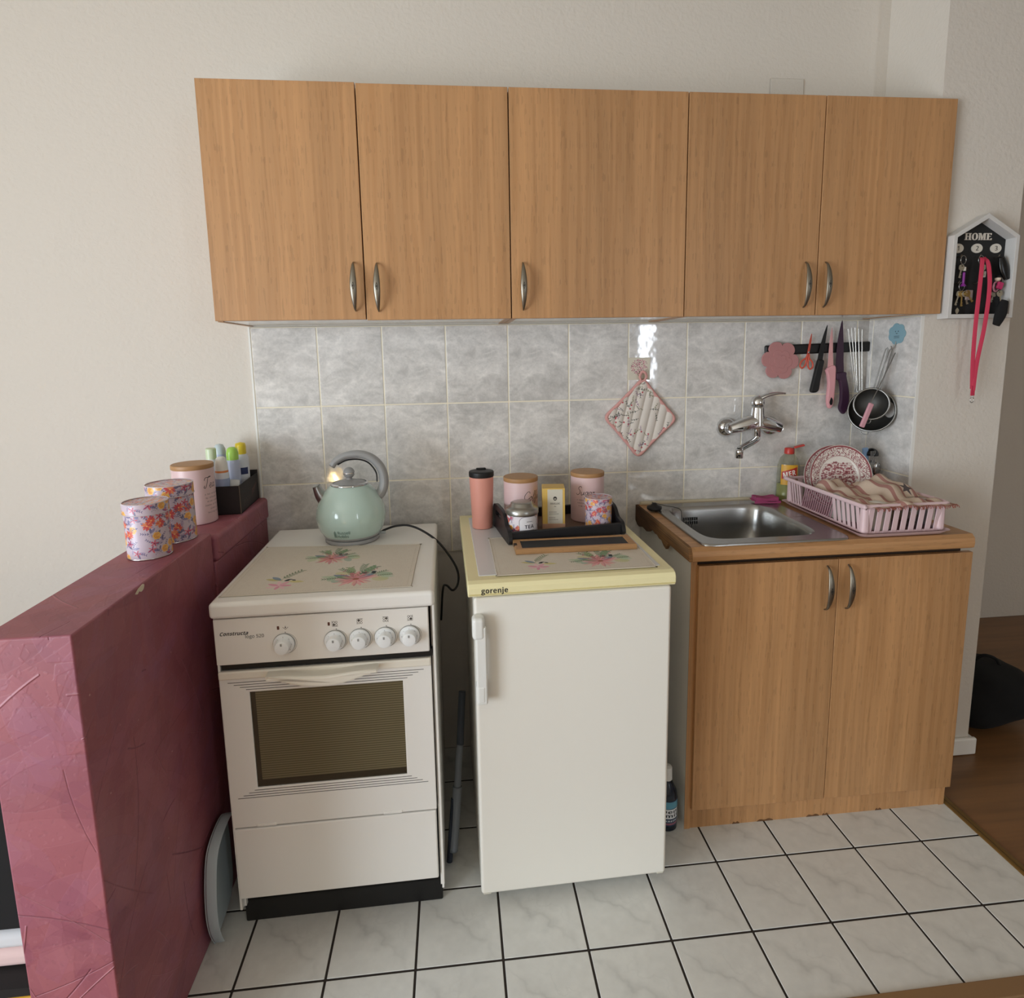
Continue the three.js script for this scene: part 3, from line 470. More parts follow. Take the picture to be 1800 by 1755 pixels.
// ------------------------------------------------------------------ on the stove
seed = 4242;
function linenMat(seedN) {
  seed = seedN;
  return canvasTex(1024, 820, (g, w, h) => {
    g.fillStyle = '#d6cdbf'; g.fillRect(0, 0, w, h);
    for (let i = 0; i < 9000; i++) { g.globalAlpha = .10; g.fillStyle = rnd() < .5 ? '#a99d8c' : '#efe8dc'; rnd() < .5 ? g.fillRect(rnd() * w, rnd() * h, rr(8, 40), 1.5) : g.fillRect(rnd() * w, rnd() * h, 1.5, rr(8, 40)); }
    const bunch = (x, y, s) => {
      g.globalAlpha = .6; for (let i = 0; i < 9; i++) { g.fillStyle = ['#9fb59a', '#b9c7a4', '#8fa99a', '#c3c28e'][i % 4]; g.beginPath(); g.ellipse(x + rr(-1.3, 1.5) * s * 1.1, y + rr(-1, .4) * s, s * rr(.3, .45), s * rr(.22, .34), rr(0, 3), 0, 7); g.fill(); }
      g.globalAlpha = .8; leaf(g, x, y, s * 1.5, -2.6, '#6d7f93'); leaf(g, x, y, s * 1.2, -.7, '#6f7f96'); sprig(g, x, y - s * .2, s * 1.7, -1.1, '#5f7358', 3, 7); sprig(g, x, y - s * .2, s * 1.6, -1.9, '#78885f', 3, 6); leaf(g, x, y, s * 1.2, 3.6, '#7d9a72');
      for (let i = 0; i < 26; i++) { const a = i / 26 * 6.2832 + rr(-.12, .12), l = s * rr(.75, 1.35), wd = l * rr(.10, .17); g.save(); g.translate(x, y); g.rotate(a); g.scale(1, .9); g.globalAlpha = rr(.35, .7); g.fillStyle = ['#d56a78', '#e59aa0', '#c25c70', '#e7b0a6'][i % 4]; g.beginPath(); g.moveTo(0, 0); g.quadraticCurveTo(l * .6, -wd * 1.6, l, 0); g.quadraticCurveTo(l * .6, wd * 1.6, 0, 0); g.fill(); g.restore(); }
      g.globalAlpha = .9; g.fillStyle = '#9a5a44'; g.beginPath(); g.ellipse(x, y, s * .17, s * .12, 0, 0, 7); g.fill();
      g.globalAlpha = .8; for (const [dx, dy, an, l, cc] of [[.9, -.5, -.3, .9, '#a9bca0'], [1.2, -.3, .2, .8, '#b6c8b0'], [-1.0, -.4, 3.3, .9, '#aebfa2'], [.3, -.9, -1.2, 1.3, '#7f9a78'], [-.2, -.9, -2.0, 1.1, '#8da27c']]) { leaf(g, x + dx * s, y + dy * s, s * l, an, cc); sprig(g, x + dx * s * .8, y + dy * s, s * l, an - .4, '#6c8266', 2.4, 7); }
      g.fillStyle = '#232a30'; for (let i = 0; i < 6; i++) { g.beginPath(); g.ellipse(x + s * rr(.2, .9), y - s * rr(.7, 1.1), s * .13, s * .07, rr(-.6, .6), 0, 7); g.fill(); }
      g.globalAlpha = .7; g.fillStyle = '#c4566a'; for (let i = 0; i < 14; i++) { g.beginPath(); g.arc(x + s * rr(-.9, 1.1), y - s * rr(.6, 1.5), s * .05, 0, 7); g.fill(); }
    };
    bunch(w * .47, h * .33, 92); bunch(w * .68, h * .80, 112);
    g.globalAlpha = .75; petalFlower(g, w * .27, h * .86, 66, 7, ['#e0a0b4', '#d98aa6', '#e8bcc4'], null); sprig(g, w * .26, h * .74, 150, -1.0, '#6f7d62', 3, 7); leaf(g, w * .27, h * .76, 110, 3.4, '#b9b070'); leaf(g, w * .3, h * .78, 100, .2, '#c9c07e'); leaf(g, w * .26, h * .76, 90, -2.4, '#6f86a0');
    g.fillStyle = '#20262b'; for (let i = 0; i < 5; i++) { g.beginPath(); g.ellipse(w * .31 + rr(-22, 22), h * .755 + rr(-10, 10), 14, 8, rr(-1, 1), 0, 7); g.fill(); }
    g.globalAlpha = .5; g.strokeStyle = '#b3a792'; g.lineWidth = 3; g.setLineDash([9, 6]); g.strokeRect(22, 22, w - 44, h - 44); g.setLineDash([]); g.globalAlpha = 1;
  });
}
const mat1 = linenMat(91);
function placemat(label, quad, y, tex) {                    // quad: back-left, back-right, front-right, front-left as [x, z]
  const [a, b, c, d] = quad, L = (p, q, t) => [p[0] + (q[0] - p[0]) * t, p[1] + (q[1] - p[1]) * t];
  const P = (u, v) => { const p = L(L(d, c, u), L(a, b, u), v); return p; };
  const wav = (u, v) => .0009 * Math.max(0, fbm(u * .999, v * .999, 5, 4, 2, 7) - .45) * 4;
  const top = grid(48, 40, (u, v) => { const p = P(u, v); return [p[0], y + .0018 + wav(u, v), p[1]]; }), bot = grid(2, 2, (u, v) => { const p = P(u, v); return [p[0], y, p[1]]; });
  const hem = tube([d, c, b, a].flatMap((p, i, arr) => { const q = arr[(i + 1) % 4]; return [.02, .35, .65, .98].map(t => { const m = L(p, q, t); return [m[0], y + .0014, m[1]]; }); }), .0012, 120, true, 6);
  const m = thing('placemat', label, 'placemat', [0, 0, 0], 0, 'floral linen placemats');
  add(m, 'cloth', top, mat(0xffffff, .9, { map: tex, sheen: .2 })); add(m, 'underside', bot, mat(0xcfc5b4, .9)); add(m, 'hem', hem, mat(0xcfc5b5, .9));
}
placemat('beige linen placemat with watercolour flowers lying on the stove', [[.257, .263], [.690, .300], [.685, .616], [.259, .618]], .8502, mat1);
placemat('beige linen placemat with watercolour flowers lying on the fridge under the tray', [[.888, .318], [1.285, .318], [1.279, .606], [.889, .612]], .8638, mat1);
{ const k = thing('kettle', 'mint green round kettle with grey arched handle on the stove', 'kettle', [.487, .850, .21], .12);
  const mint = mat(0xc4ddd5, .18, { clearcoat: .8, clearcoatRoughness: .05 }), grey = mat(0xa2a3a4, .38), kcord = mat(0x111112, .5);
  add(k, 'power_base', lathe([[0, 0], [.074, 0], [.078, .003], [.078, .010], [.072, .014], [0, .014]], 48), grey);
  add(k, 'body', lathe([[0, .0145], [.071, .0145], [.080, .019], [.091, .036], [.099, .06], [.1005, .078], [.097, .100], [.088, .124], [.074, .146], [.058, .163], [.050, .168]], 64), mint);
  add(k, 'base_band', lathe([[.0725, .0135], [.079, .016], [.0825, .022], [.0805, .0245]], 56), grey);
  add(k, 'lid_ring', lathe([[.047, .165], [.0535, .165], [.0545, .168], [.053, .171], [.048, .1725]], 48), chrome);
  const lid = add(k, 'lid', lathe([[0, .182], [.012, .181], [.028, .1775], [.044, .1725], [.0485, .170]], 48), grey);
  add(lid, 'lid_knob', merge([lathe([[.0105, .180], [.007, .186], [.008, .190], [0, .19]], 28), new THREE.SphereGeometry(.0165, 28, 18).translate(0, .2005, 0)]), grey); add(lid, 'knob_ring', lathe([[.0155, .1965], [.0172, .1985], [.0172, .2005], [.0155, .2025]], 32), chrome);
  const hp = [[.066, .118, 0], [.087, .134, 0], [.099, .165, 0], [.094, .205, 0], [.070, .238, 0], [.033, .254, 0], [-.008, .251, 0], [-.036, .236, 0], [-.047, .222, 0]];
  const hd = add(k, 'handle', sweep(hp, t => .0185 - .006 * t, t => .0155 - .0060 * t, [0, 0, 1], 60, 18), grey);
  add(hd, 'handle_inlay', sweep([[.079, .170, 0], [.077, .198, 0], [.058, .226, 0], [.030, .2385, 0], [-.004, .238, 0], [-.030, .226, 0]], () => .0085, () => .0022, [0, 0, 1], 40, 10), mat(0x2a2b2c, .3));
  add(k, 'spout', sweep([[-.070, .118, 0], [-.084, .140, 0], [-.094, .168, 0]], t => .026 - .007 * t, t => .020 - .009 * t, [0, 0, 1], 20, 20), steel);
  add(k, 'maker_name', merge([text('Russell', .0085, sansReg).translate(.007, .0052, 0), text('Hobbs', .0085, sansReg).translate(.004, -.0062, 0), ...[0, 1, 2].map(i => box(-.022 + i * .0026, -.010, 0, -.0208 + i * .0026, .010 - Math.abs(i - 1) * .003, .0004))].map(g => { const p = g.attributes.position; for (let i = 0; i < p.count; i++) { const x = p.getX(i), y = p.getY(i) + .041, a = x / .094 - .27; const r = .0915 + (y - .036) * .28 + .0004 + p.getZ(i); p.setXYZ(i, Math.sin(a) * r, y, Math.cos(a) * r); } g.computeVertexNormals(); return g; })), mat(0x6f8a80, .5));
  const co = add(k, 'power_cord', tube([[.078, .012, .0], [.10, .022, 0.0], [.128, .030, .004], [.165, .032, .016], [.205, .020, .045], [.248, -.012, .066], [.284, -.062, .085], [.300, -.102, .092], [.297, -.136, .098], [.282, -.153, .096], [.268, -.150, .06], [.263, -.19, -.01], [.262, -.33, -.1]], .0034, 90, false, 8), kcord);
  add(k, 'cord_collar', rbox(.022, .010, .012, .004), mat(0xaeb4b3, .35), [.086, .013, 0]);
}
// ------------------------------------------------------------------ canisters and tins
const lilac = mat(0xe2c3c6, .38);
function wallTexCan(o) {   // straight-walled canister: r, h, printed texture, lid
  const t = thing(o.name, o.label, o.cat, o.pos, o.turn, o.group);
  add(t, 'body', lathe([[0, .0], [o.r - .002, 0], [o.r, .002], [o.r, .004]], 48), o.base);
  const w = add(t, 'printed_wall', lathe([[o.r, .004], [o.r, o.h]], 64), o.print, null, [0, Math.PI + (o.face ?? 0), 0]);
  o.lid(t); return t;
}
const pinkTin = 0xdcbcbc;
function scriptTex(word, x, y, size, lines) {
  return canvasTex(2048, 900, (g, w, h) => {
    g.fillStyle = '#dfc0bf'; g.fillRect(0, 0, w, h); script(g, word, x, y, size, '#3a2a2a', 10);
    g.fillStyle = '#5b4545'; g.font = '36px monospace'; g.textAlign = 'center'; lines.forEach((s, i) => g.fillText(s, x + size * .95, y + 110 + i * 62));
  });
}
const bambooLid = (r, h) => t => { add(t, 'lid', lathe([[0, h + .012], [r - .001, h + .012], [r + .0008, h + .010], [r + .0008, h], [r - .003, h - .004], [0, h - .004]], 56), bamboo); };
wallTexCan({ name: 'canister', label: 'pink coffee canister with bamboo lid standing in the black tray', cat: 'canister', pos: [.993, .871, .205], r: .0515, h: .138, face: .1, base: lilac, print: mat(0xffffff, .38, { map: scriptTex('Coffee', 1000, 360, 190, []) }), lid: bambooLid(.0515, .138), group: 'pink bamboo-lid canisters' });
wallTexCan({ name: 'canister', label: 'pink sugar canister with bamboo lid standing in the black tray', cat: 'canister', pos: [1.205, .871, .176], r: .0515, h: .140, face: 0, base: lilac, print: mat(0xffffff, .38, { map: scriptTex('Sugar', 720, 360, 190, ['a sweet crystal', 'substance made', 'from various']) }), lid: bambooLid(.0515, .140), group: 'pink bamboo-lid canisters' });
wallTexCan({ name: 'canister', label: 'tall pink tea canister with bamboo lid on the crimson half wall', cat: 'canister', pos: [.079, .9404, .275], r: .0525, h: .152, face: 1.5, base: lilac, print: mat(0xffffff, .38, { map: scriptTex('Tea', 800, 330, 200, ['a hot drink made', 'by infusing the', 'dried crushed', 'leaves of the tea', 'plant in', 'boiling water']) }), lid: bambooLid(.0525, .152), group: 'pink bamboo-lid canisters' });
seed = 5150; const floralTex = canvasTex(1024, 512, (g, w, h) => floral(g, w, h, '#cbbbc6', 90));
const floralMat = mat(0xffffff, .32, { map: floralTex }), tinMetal = metal(0xc9c4c4, .25);
function floralTin(label, pos, r, h, turn) {
  const t = thing('floral_tin', label, 'tin', pos, turn, 'flower-print storage tins');
  add(t, 'base_rim', lathe([[0, 0], [r, 0], [r + .0012, .0012], [r, .0028]], 48), tinMetal);
  const sc = (g, k) => { const uv = g.attributes.uv; for (let i = 0; i < uv.count; i++) uv.setXY(i, uv.getX(i), uv.getY(i) * k); return g; };
  add(t, 'printed_wall', sc(lathe([[r, .0028], [r, h * .82]], 56), h * .82 / (2 * Math.PI * r) * 2), floralMat);
  const lid = add(t, 'lid', sc(lathe([[r + .0016, h * .81], [r + .0016, h]], 56), h * .2 / (2 * Math.PI * r) * 2), floralMat);
  add(lid, 'lid_top', new THREE.CircleGeometry(r - .001, 48), floralMat, [0, h - .0008, 0], [-Math.PI / 2, 0, 0]);
  add(lid, 'lid_rim', merge([tube([...Array(24)].map((_, i) => [(r + .0006) * Math.cos(i / 24 * 6.2832), h, (r + .0006) * Math.sin(i / 24 * 6.2832)]), .0013, 60, true, 6), tube([...Array(24)].map((_, i) => [(r + .002) * Math.cos(i / 24 * 6.2832), h * .81, (r + .002) * Math.sin(i / 24 * 6.2832)]), .001, 60, true, 6)]), mat(0xcfc2c6, .35));
}
floralTin('small flower-print tin beside the sugar canister in the black tray', [1.213, .871, .2875], .0385, .096, .5);
floralTin('flower-print tin next to the half wall step, nearest the tea canister', [.106, .9514, .474], .0505, .139, 1.4);
floralTin('shorter flower-print tin standing alone forward on the half wall', [.107, .9514, .594], .0445, .124, 3.0);
{ const t = thing('tea_jar', 'small flower-print tea tin with stepped silver lid in the tray', 'tin', [.982, .8712, .325], 0, 'flower-print storage tins'); const r = .0435, h = .07;
  seed = 99; const jar = canvasTex(1024, 300, (g, w, h2) => { floral(g, w, h2, '#e6dde2', 26); const cx = 540, cy = 140; g.fillStyle = '#e9e6ea'; g.strokeStyle = '#4a4450'; g.lineWidth = 4; g.beginPath(); g.roundRect(cx - 110, cy - 120, 220, 250, 60); g.fill(); g.stroke(); g.fillStyle = '#3a3540'; g.textAlign = 'center'; g.font = 'bold 62px sans-serif'; g.fillText('TEA', cx, cy + 30); for (let x = -60; x < 60; x += 10) { g.fillRect(cx + x, cy + 56, 7, 8); if (Math.abs(x) < 40) g.fillRect(cx + x, cy - 60, 7, 8); } });
  add(t, 'body', lathe([[0, 0], [r - .002, 0], [r, .002], [r, .004]], 48), tinMetal); add(t, 'printed_wall', lathe([[r, .004], [r, h]], 64), mat(0xffffff, .35, { map: jar }), null, [0, Math.PI + .22, 0]);
  add(t, 'lid', lathe([[r + .002, h - .003], [r + .004, h], [r + .004, h + .012], [r - .004, h + .018], [r - .010, h + .020], [r - .012, h + .028], [r - .018, h + .031], [0, h + .032]], 56), metal(0xaaa9a4, .32));
}
{ const t = thing('tea_box', 'upright yellow tea box with a pale label between the canisters', 'box', [1.083, .8705, .262], -.12);
  const yellow = mat(0xd9b35c, .5), w = .066, h = .128;
  add(t, 'carton', rbox(w, h, .062, .0012), yellow, [0, h / 2, 0]);
  add(t, 'carton_base', rbox(w + .0006, .022, .0626, .001), mat(0xc49a80, .5), [0, .0115, 0]);
  const lab = canvasTex(300, 640, (g, W, H2) => { g.fillStyle = '#cfc8b8'; g.fillRect(0, 0, W, H2); g.fillStyle = '#33302b'; g.beginPath(); g.arc(150, 170, 38, 0, 7); g.fill(); g.fillStyle = '#cfc8b8'; g.beginPath(); g.ellipse(150, 178, 24, 9, 0, 0, 7); g.fill(); g.fillStyle = '#33302b'; g.textAlign = 'center'; g.font = 'bold 44px sans-serif'; g.fillText('OSULLOC', 150, 280); g.font = 'bold 26px sans-serif'; g.fillText('tea', 150, 325); g.textAlign = 'left'; [150, 190, 0, 120, 170].forEach((n, i) => { for (let x = 0; x < n; x += 14) g.fillRect(30 + x, 418 + i * 36, 9, 9); }); });
  add(t, 'label', fuv(rbox(.044, .102, .001, .0002), .044, .102), mat(0xffffff, .55, { map: lab }), [.004, .074, .0312]);
}
{ const t = thing('travel_mug', 'salmon pink travel mug with black lid standing on the fridge', 'mug', [.875, .8638, .194]);
  add(t, 'body', lathe([[0, 0], [.029, 0], [.031, .002], [.0325, .05], [.0365, .155], [.0365, .160], [0, .160]], 48), mat(0xe29c8c, .42)); add(t, 'lid', lathe([[0, .1765], [.030, .1765], [.0365, .175], [.0378, .172], [.0378, .162], [.0368, .1585]], 48), black);
  add(t, 'sip_ridge', rbox(.03, .006, .012, .003), black, [0, .178, -.018]);
}
{ const t = thing('serving_tray', 'black wooden serving tray with cut-out handles on the fridge', 'tray', [.936, .866, .386], .135); const L = .345, D = .252, bm = mat(0x17171a, .45);
  add(t, 'tray_floor', box(.006, 0, -D + .006, L - .006, .0048, -.006), mat(0x6a5140, .6)); add(t, 'long_side', rbox(L, .034, .011, .003).translate(L / 2, .017, -.0055), bm); add(t, 'long_side', rbox(L, .034, .011, .003).translate(L / 2, .017, -D + .0055), bm);
  const end = extrude(smooth([[-D / 2, 0], [-D / 2, .034], [-D * .36, .046], [-D * .24, .072], [0, .077], [D * .24, .072], [D * .36, .046], [D / 2, .034], [D / 2, 0]].concat([[0, 0]]), 80), .011, .001, [smooth([[-.04, .048], [-.03, .060], [.03, .060], [.04, .048], [.03, .044], [-.03, .044]], 40)]);
  for (const x of [.0, L - .011]) add(t, 'handle_end', end.clone().rotateY(-Math.PI / 2).translate(x + .011, 0, -D / 2), bm);
}
{ const t = thing('serving_board', 'narrow wooden board with slate inset lying before the tray', 'board', [1.11, .8662, .432], -.004);
  const o = [[-.162, -.0435], [.162, -.0435], [.162, .0435], [-.162, .0435]], i = [[-.143, -.032], [.143, -.032], [.143, .032], [-.143, .032]];
  add(t, 'wooden_frame', muv(extrude(o, .015, .002, [i]).rotateX(-Math.PI / 2)), bamboo); add(t, 'slate', rbox(.290, .010, .066, .003), mat(0x26272a, .6), [0, .0085, 0]); add(t, 'board_base', box(-.15, .0004, -.036, .15, .003, .036), bamboo);
  add(t, 'finger_notch', rbox(.010, .006, .022, .002), mat(0x3a2b1f, .7), [-.1585, .0125, .0]);
}
// ------------------------------------------------------------------ black box with toiletries on the half wall
const BX = [.1, .9404, .115];
{ const t = thing('storage_box', 'open black cardboard box of bottles at the back of the half wall', 'box', BX, .06); const w = .14, d = .205, h = .083, bm = mat(0x231c1c, .6), th = .003;
  add(t, 'box_floor', box(-w / 2, 0, -d / 2, w / 2, th, d / 2), bm); for (const [n, g] of [['box_side', box(-w / 2, 0, d / 2 - th, w / 2, h, d / 2)], ['box_side', box(-w / 2, 0, -d / 2, w / 2, h + .01, -d / 2 + th)], ['box_side', box(-w / 2, 0, -d / 2, -w / 2 + th, h, d / 2)], ['box_side', box(w / 2 - th, 0, -d / 2, w / 2, h, d / 2)]]) add(t, n, g, bm);
  add(t, 'corner_edge', box(w / 2 - .0012, 0, d / 2 - .0012, w / 2 + .0008, h, d / 2 + .0008), mat(0x6d5f52, .7));
  const pr = canvasTex(512, 200, (g) => { g.fillStyle = '#231c1c'; g.fillRect(0, 0, 512, 200); g.strokeStyle = '#6b3f3c'; g.lineWidth = 7; for (let i = 0; i < 5; i++) { g.beginPath(); g.moveTo(300 + i * 30, 150 - i * 14); g.quadraticCurveTo(330 + i * 28, 40, 350 + i * 26, 120 - i * 12); g.stroke(); } g.strokeStyle = '#4a3b38'; g.lineWidth = 5; for (let i = 0; i < 4; i++) { g.beginPath(); g.moveTo(70 + i * 50, 170); g.quadraticCurveTo(90 + i * 50, 80, 110 + i * 50, 150); g.stroke(); } });
  add(t, 'printed_panel', fuv(new THREE.PlaneGeometry(d - .01, h - .008), d - .01, h - .008), mat(0xffffff, .6, { map: pr }), [w / 2 + .0008, h / 2, 0], [0, Math.PI / 2, 0]);
}
function bottle(name, label, x, z, parts) { const t = thing(name, label, 'bottle', [x, .9436, z], 0, 'toiletry bottles in the black box'); for (const [n, g, m] of parts) add(t, n, g.scale(1, 1.17, 1), m); }
const lav = mat(0xb9c0d6, .35), paper = mat(0xdfe2e8, .4);
bottle('roll_on_bottle', 'white-capped roll-on bottle with an orange ring in the black box', .124, .192, [['body', lathe([[0, 0], [.0175, 0], [.0185, .003], [.0185, .098], [.017, .102]], 32), paper], ['label', lathe([[.0188, .045], [.0188, .086]], 32), mat(0x9fabc9, .45)], ['ring', lathe([[.0175, .101], [.0178, .105], [.0165, .107]], 32), mat(0xe08a4e, .4)], ['cap', lathe([[.0172, .106], [.0165, .122], [.013, .136], [.008, .1395], [0, .140]], 32), mat(0xe6e4dc, .35)]]);
bottle('roll_on_bottle', 'lime green capped bottle in the black box', .134, .128, [['body', lathe([[0, 0], [.019, 0], [.0195, .003], [.0195, .115], [.015, .125]], 32), lav], ['cap', lathe([[.0168, .123], [.017, .140], [.014, .151], [.008, .155], [0, .156]], 32), mat(0xa9d65e, .3)]]);
bottle('spray_bottle', 'yellow-capped white bottle with navy label in the black box', .139, .070, [['body', lathe([[0, 0], [.0205, 0], [.021, .004], [.021, .120], [.015, .130]], 32), paper], ['label', new THREE.CylinderGeometry(.0212, .0212, .018, 32, 1, true, -.6, 1.8).translate(0, .086, 0), mat(0x24305e, .5)], ['cap', lathe([[.0152, .128], [.0158, .150], [.014, .158], [0, .161]], 32), mat(0xe9cf3a, .3)]]);
bottle('roll_on_bottle', 'pale grey dome-topped bottle in the black box', .078, .074, [['body', lathe([[0, 0], [.0195, 0], [.020, .004], [.020, .12], [.018, .132]], 32), lav], ['cap', lathe([[.018, .132], [.017, .145], [.011, .156], [0, .159]], 32), mat(0xc6d2d6, .3)]]);
bottle('roll_on_bottle', 'pale green capped slim bottle in the black box', .076, .135, [['body', lathe([[0, 0], [.0165, 0], [.017, .003], [.017, .122], [.014, .128]], 32), paper], ['cap', lathe([[.0145, .127], [.0145, .152], [.013, .155], [0, .1555]], 32), mat(0xcfdcb8, .35)]]);
single('cosmetic_tube', 'pink flat tube standing in the black box', 'tube', sweep([[0, 0, 0], [0, .07, 0], [0, .118, 0]], t => .009 + .004 * t, t => .008 - .0068 * t, [1, 0, 0], 16, 16), mat(0xd9556e, .4), [.045, .9436, .155]);
single('cosmetic_tube', 'slim gold and white tube standing in the black box', 'tube', sweep([[0, 0, 0], [0, .07, 0], [0, .120, 0]], t => .008 + .003 * t, t => .008 - .0066 * t, [1, 0, 0], 16, 16), mat(0xd9b79a, .4), [.066, .9436, .188]);
single('cosmetic_tube', 'white crimped tube leaning in the corner of the black box', 'tube', sweep([[0, 0, 0], [0, .05, 0], [.004, .094, 0]], t => .010 + .004 * t, t => .010 - .0088 * t, [1, 0, 0], 16, 16), mat(0xe6e8e6, .4), [.153, .9436, .188]);
// ------------------------------------------------------------------ hanging on the tiles
const TZ = 0.0095;
seed = 31;
{ const t = thing('adhesive_hook', 'square sticker hook printed with a pink bouquet on the tiles', 'hook', [1.419, 1.294, TZ]);
  const tex = canvasTex(256, 256, (g) => { g.fillStyle = '#cfc6b2'; g.fillRect(0, 0, 256, 256); for (let i = 0; i < 260; i++) { const a = rr(0, 6.3), r = Math.sqrt(rnd()) * 88; g.fillStyle = ['#b5626f', '#c98590', '#8d4a58', '#d9a0a6', '#70404a'][Math.floor(rnd() * 5)]; g.beginPath(); g.ellipse(128 + Math.cos(a) * r * 1.15, 108 + Math.sin(a) * r, rr(3, 8), rr(2, 5), rr(0, 3), 0, 7); g.fill(); } g.strokeStyle = '#5d5248'; g.lineWidth = 5; for (const d of [-12, 0, 10]) { g.beginPath(); g.moveTo(128 + d * 3, 150); g.lineTo(134 + d, 215); g.stroke(); } });
  add(t, 'sticker', fuv(rbox(.074, .074, .0012, .0004), .074, .074).translate(0, .037, .0007), mat(0xffffff, .3, { map: tex }));
  add(t, 'wire_hook', tube([[.004, .018, .001], [.004, .010, .004], [.004, .001, .006], [.004, -.002, .012], [.004, .004, .015]], .0012, 20, false, 8), steel);
}
{ const t = thing('pot_holder', 'quilted diamond pot holder with pink binding hanging on the tiles', 'pot holder', [1.423, 1.166, TZ + .004]); t.rotation.z = -.05;
  const S = .0815, R = .02, pink = mat(0xd39c95, .85), quilt = .0285, tilt = -.06;
  const tex = canvasTex(700, 700, (g, w, h) => { g.fillStyle = '#d9d0c6'; g.fillRect(0, 0, w, h); for (let i = 0; i < 130; i++) { const x = rnd() * w, y = rnd() * h, q = rnd(); sprig(g, x, y, rr(34, 70), rr(0, 6.3), q < .55 ? '#4c4f48' : q < .75 ? '#7d7a5a' : '#8d6f86', 3, 3); if (rnd() < .35) { g.fillStyle = '#b8595f'; g.beginPath(); g.arc(x + rr(-10, 10), y + rr(-10, 10), 8, 0, 7); g.fill(); } } });
  const pt = (u, v) => { const a = (u - .5) * 2, b = (v - .5) * 2; return [(a - b) * S * .735, (a + b) * S * .79]; };   // corners left, right, top, bottom
  const bulge = (x, y) => .0016 + .0052 * Math.pow(Math.abs(Math.sin(Math.PI * (x + tilt * y * 3) / quilt)), .6);
  const front = grid(90, 90, (u, v) => { const [x, y] = pt(u, v); return [x, y, .003 + bulge(x, y)]; }), uvf = front.attributes.uv, pf = front.attributes.position; for (let i = 0; i < uvf.count; i++) uvf.setXY(i, pf.getX(i) / .26 + .5, pf.getY(i) / .26 + .5);
  add(t, 'quilted_pad', front, mat(0xffffff, .9, { map: tex })); add(t, 'backing', grid(2, 2, (u, v) => { const [x, y] = pt(u, v); return [x, y, .0]; }), pink);
  const C = [pt(0, 0), pt(1, 0), pt(1, 1), pt(0, 1)], path = C.flatMap((p, i) => { const q = C[(i + 1) % 4]; return [.04, .3, .7, .96].map(f => [p[0] + (q[0] - p[0]) * f, p[1] + (q[1] - p[1]) * f, .0035]); });
  add(t, 'binding', new THREE.TubeGeometry(new THREE.CatmullRomCurve3(path.map(p => V(...p)), true, 'centripetal'), 160, .0062, 10, true), pink);
  const top = pt(1, 1); add(t, 'hanging_loop', sweep([[top[0] - .004, top[1] - .004, .006], [top[0] - .012, top[1] + .010, .008], [top[0] - .006, top[1] + .026, .011], [top[0] + .004, top[1] + .0225, .013], [top[0] + .010, top[1] + .010, .009], [top[0] + .004, top[1] - .004, .007]], () => .0022, () => .0045, [0, 0, 1], 40, 10), pink);
}
// magnetic knife rail and what sticks to it
single('knife_rail', 'black magnetic knife rail on the tiles under the wall cabinet', 'knife rail', rbox(.380, .034, .012, .006, 4).rotateZ(.022), mat(0x0d0d0e, .4), [2.042, 1.388, TZ + .0062]);
const RZ = TZ + .0135;
{ const t = thing('trivet', 'dusty pink flower-shaped silicone trivet stuck over the knife rail', 'trivet', [1.903, 1.350, RZ]);
  const pts = []; for (let i = 0; i < 120; i++) { const a = i / 120 * Math.PI * 2, r = .047 + .019 * Math.pow(Math.abs(Math.cos(a * 3 + .3)), .5); pts.push([Math.cos(a) * r, Math.sin(a) * r]); }
  const pk = mat(0xb98280, .75); add(t, 'flower_plate', extrude(pts, .006, .0015), pk);
  for (const s of [.62, .36]) add(t, 'raised_petals', extrude(pts.map(p => [p[0] * s, p[1] * s - .004]), .0018, .0008), pk, [0, 0, .0055 + (.62 - s) * .004]);
}
{ const t = thing('scissors', 'small orange handled scissors hanging from the knife rail', 'scissors', [2.004, 1.376, RZ], 0); t.rotation.z = -.13; const red = mat(0xd0533c, .45);
  add(t, 'blade', extrude([[-.004, -.01], [.004, -.01], [.0035, .04], [.001, .062], [-.001, .062], [-.0035, .04]], .0022, .0005), mat(0xc0503e, .4));
  for (const s of [-1, 1]) add(t, 'finger_loop', tube([[s * .003, -.006, .003], [s * .006, -.020, .003], [s * .019, -.032, .003], [s * .023, -.048, .003], [s * .014, -.056, .003], [s * .005, -.044, .003], [s * .003, -.024, .003]], .0027, 40, true, 8), red);
  add(t, 'rivet', lathe([[0, 0], [.003, 0], [.003, .002], [0, .003]], 16), steel, [0, 0, .003], [Math.PI / 2, 0, 0]);
}
function knife(label, pos, tilt, blade, handle, bm, hm, extra) {
  const t = thing('kitchen_knife', label, 'knife', pos, 0, 'knives on the magnetic rail'); t.rotation.z = tilt;
  add(t, 'blade', extrude(smooth(blade, 80), .0022, .0006), bm); const g = extrude(smooth(handle.map(p => [p[0] * 1.22, p[1]]), 80), .014, .0045); add(t, 'handle', g, hm, [0, 0, -.003]); if (extra) extra(t); return t;
}
knife('black paring knife with curved blade on the knife rail', [2.044, 1.345, RZ + .003], -.13, [[-.009, -.003], [-.008, .04], [-.004, .08], [.003, .118], [.006, .119], [.008, .08], [.009, .03], [.008, -.003]], [[-.008, .004], [-.011, -.03], [-.013, -.07], [-.014, -.104], [-.002, -.108], [.009, -.098], [.009, -.06], [.010, -.02], [.009, .004]], mat(0x121214, .35), mat(0x101011, .5));
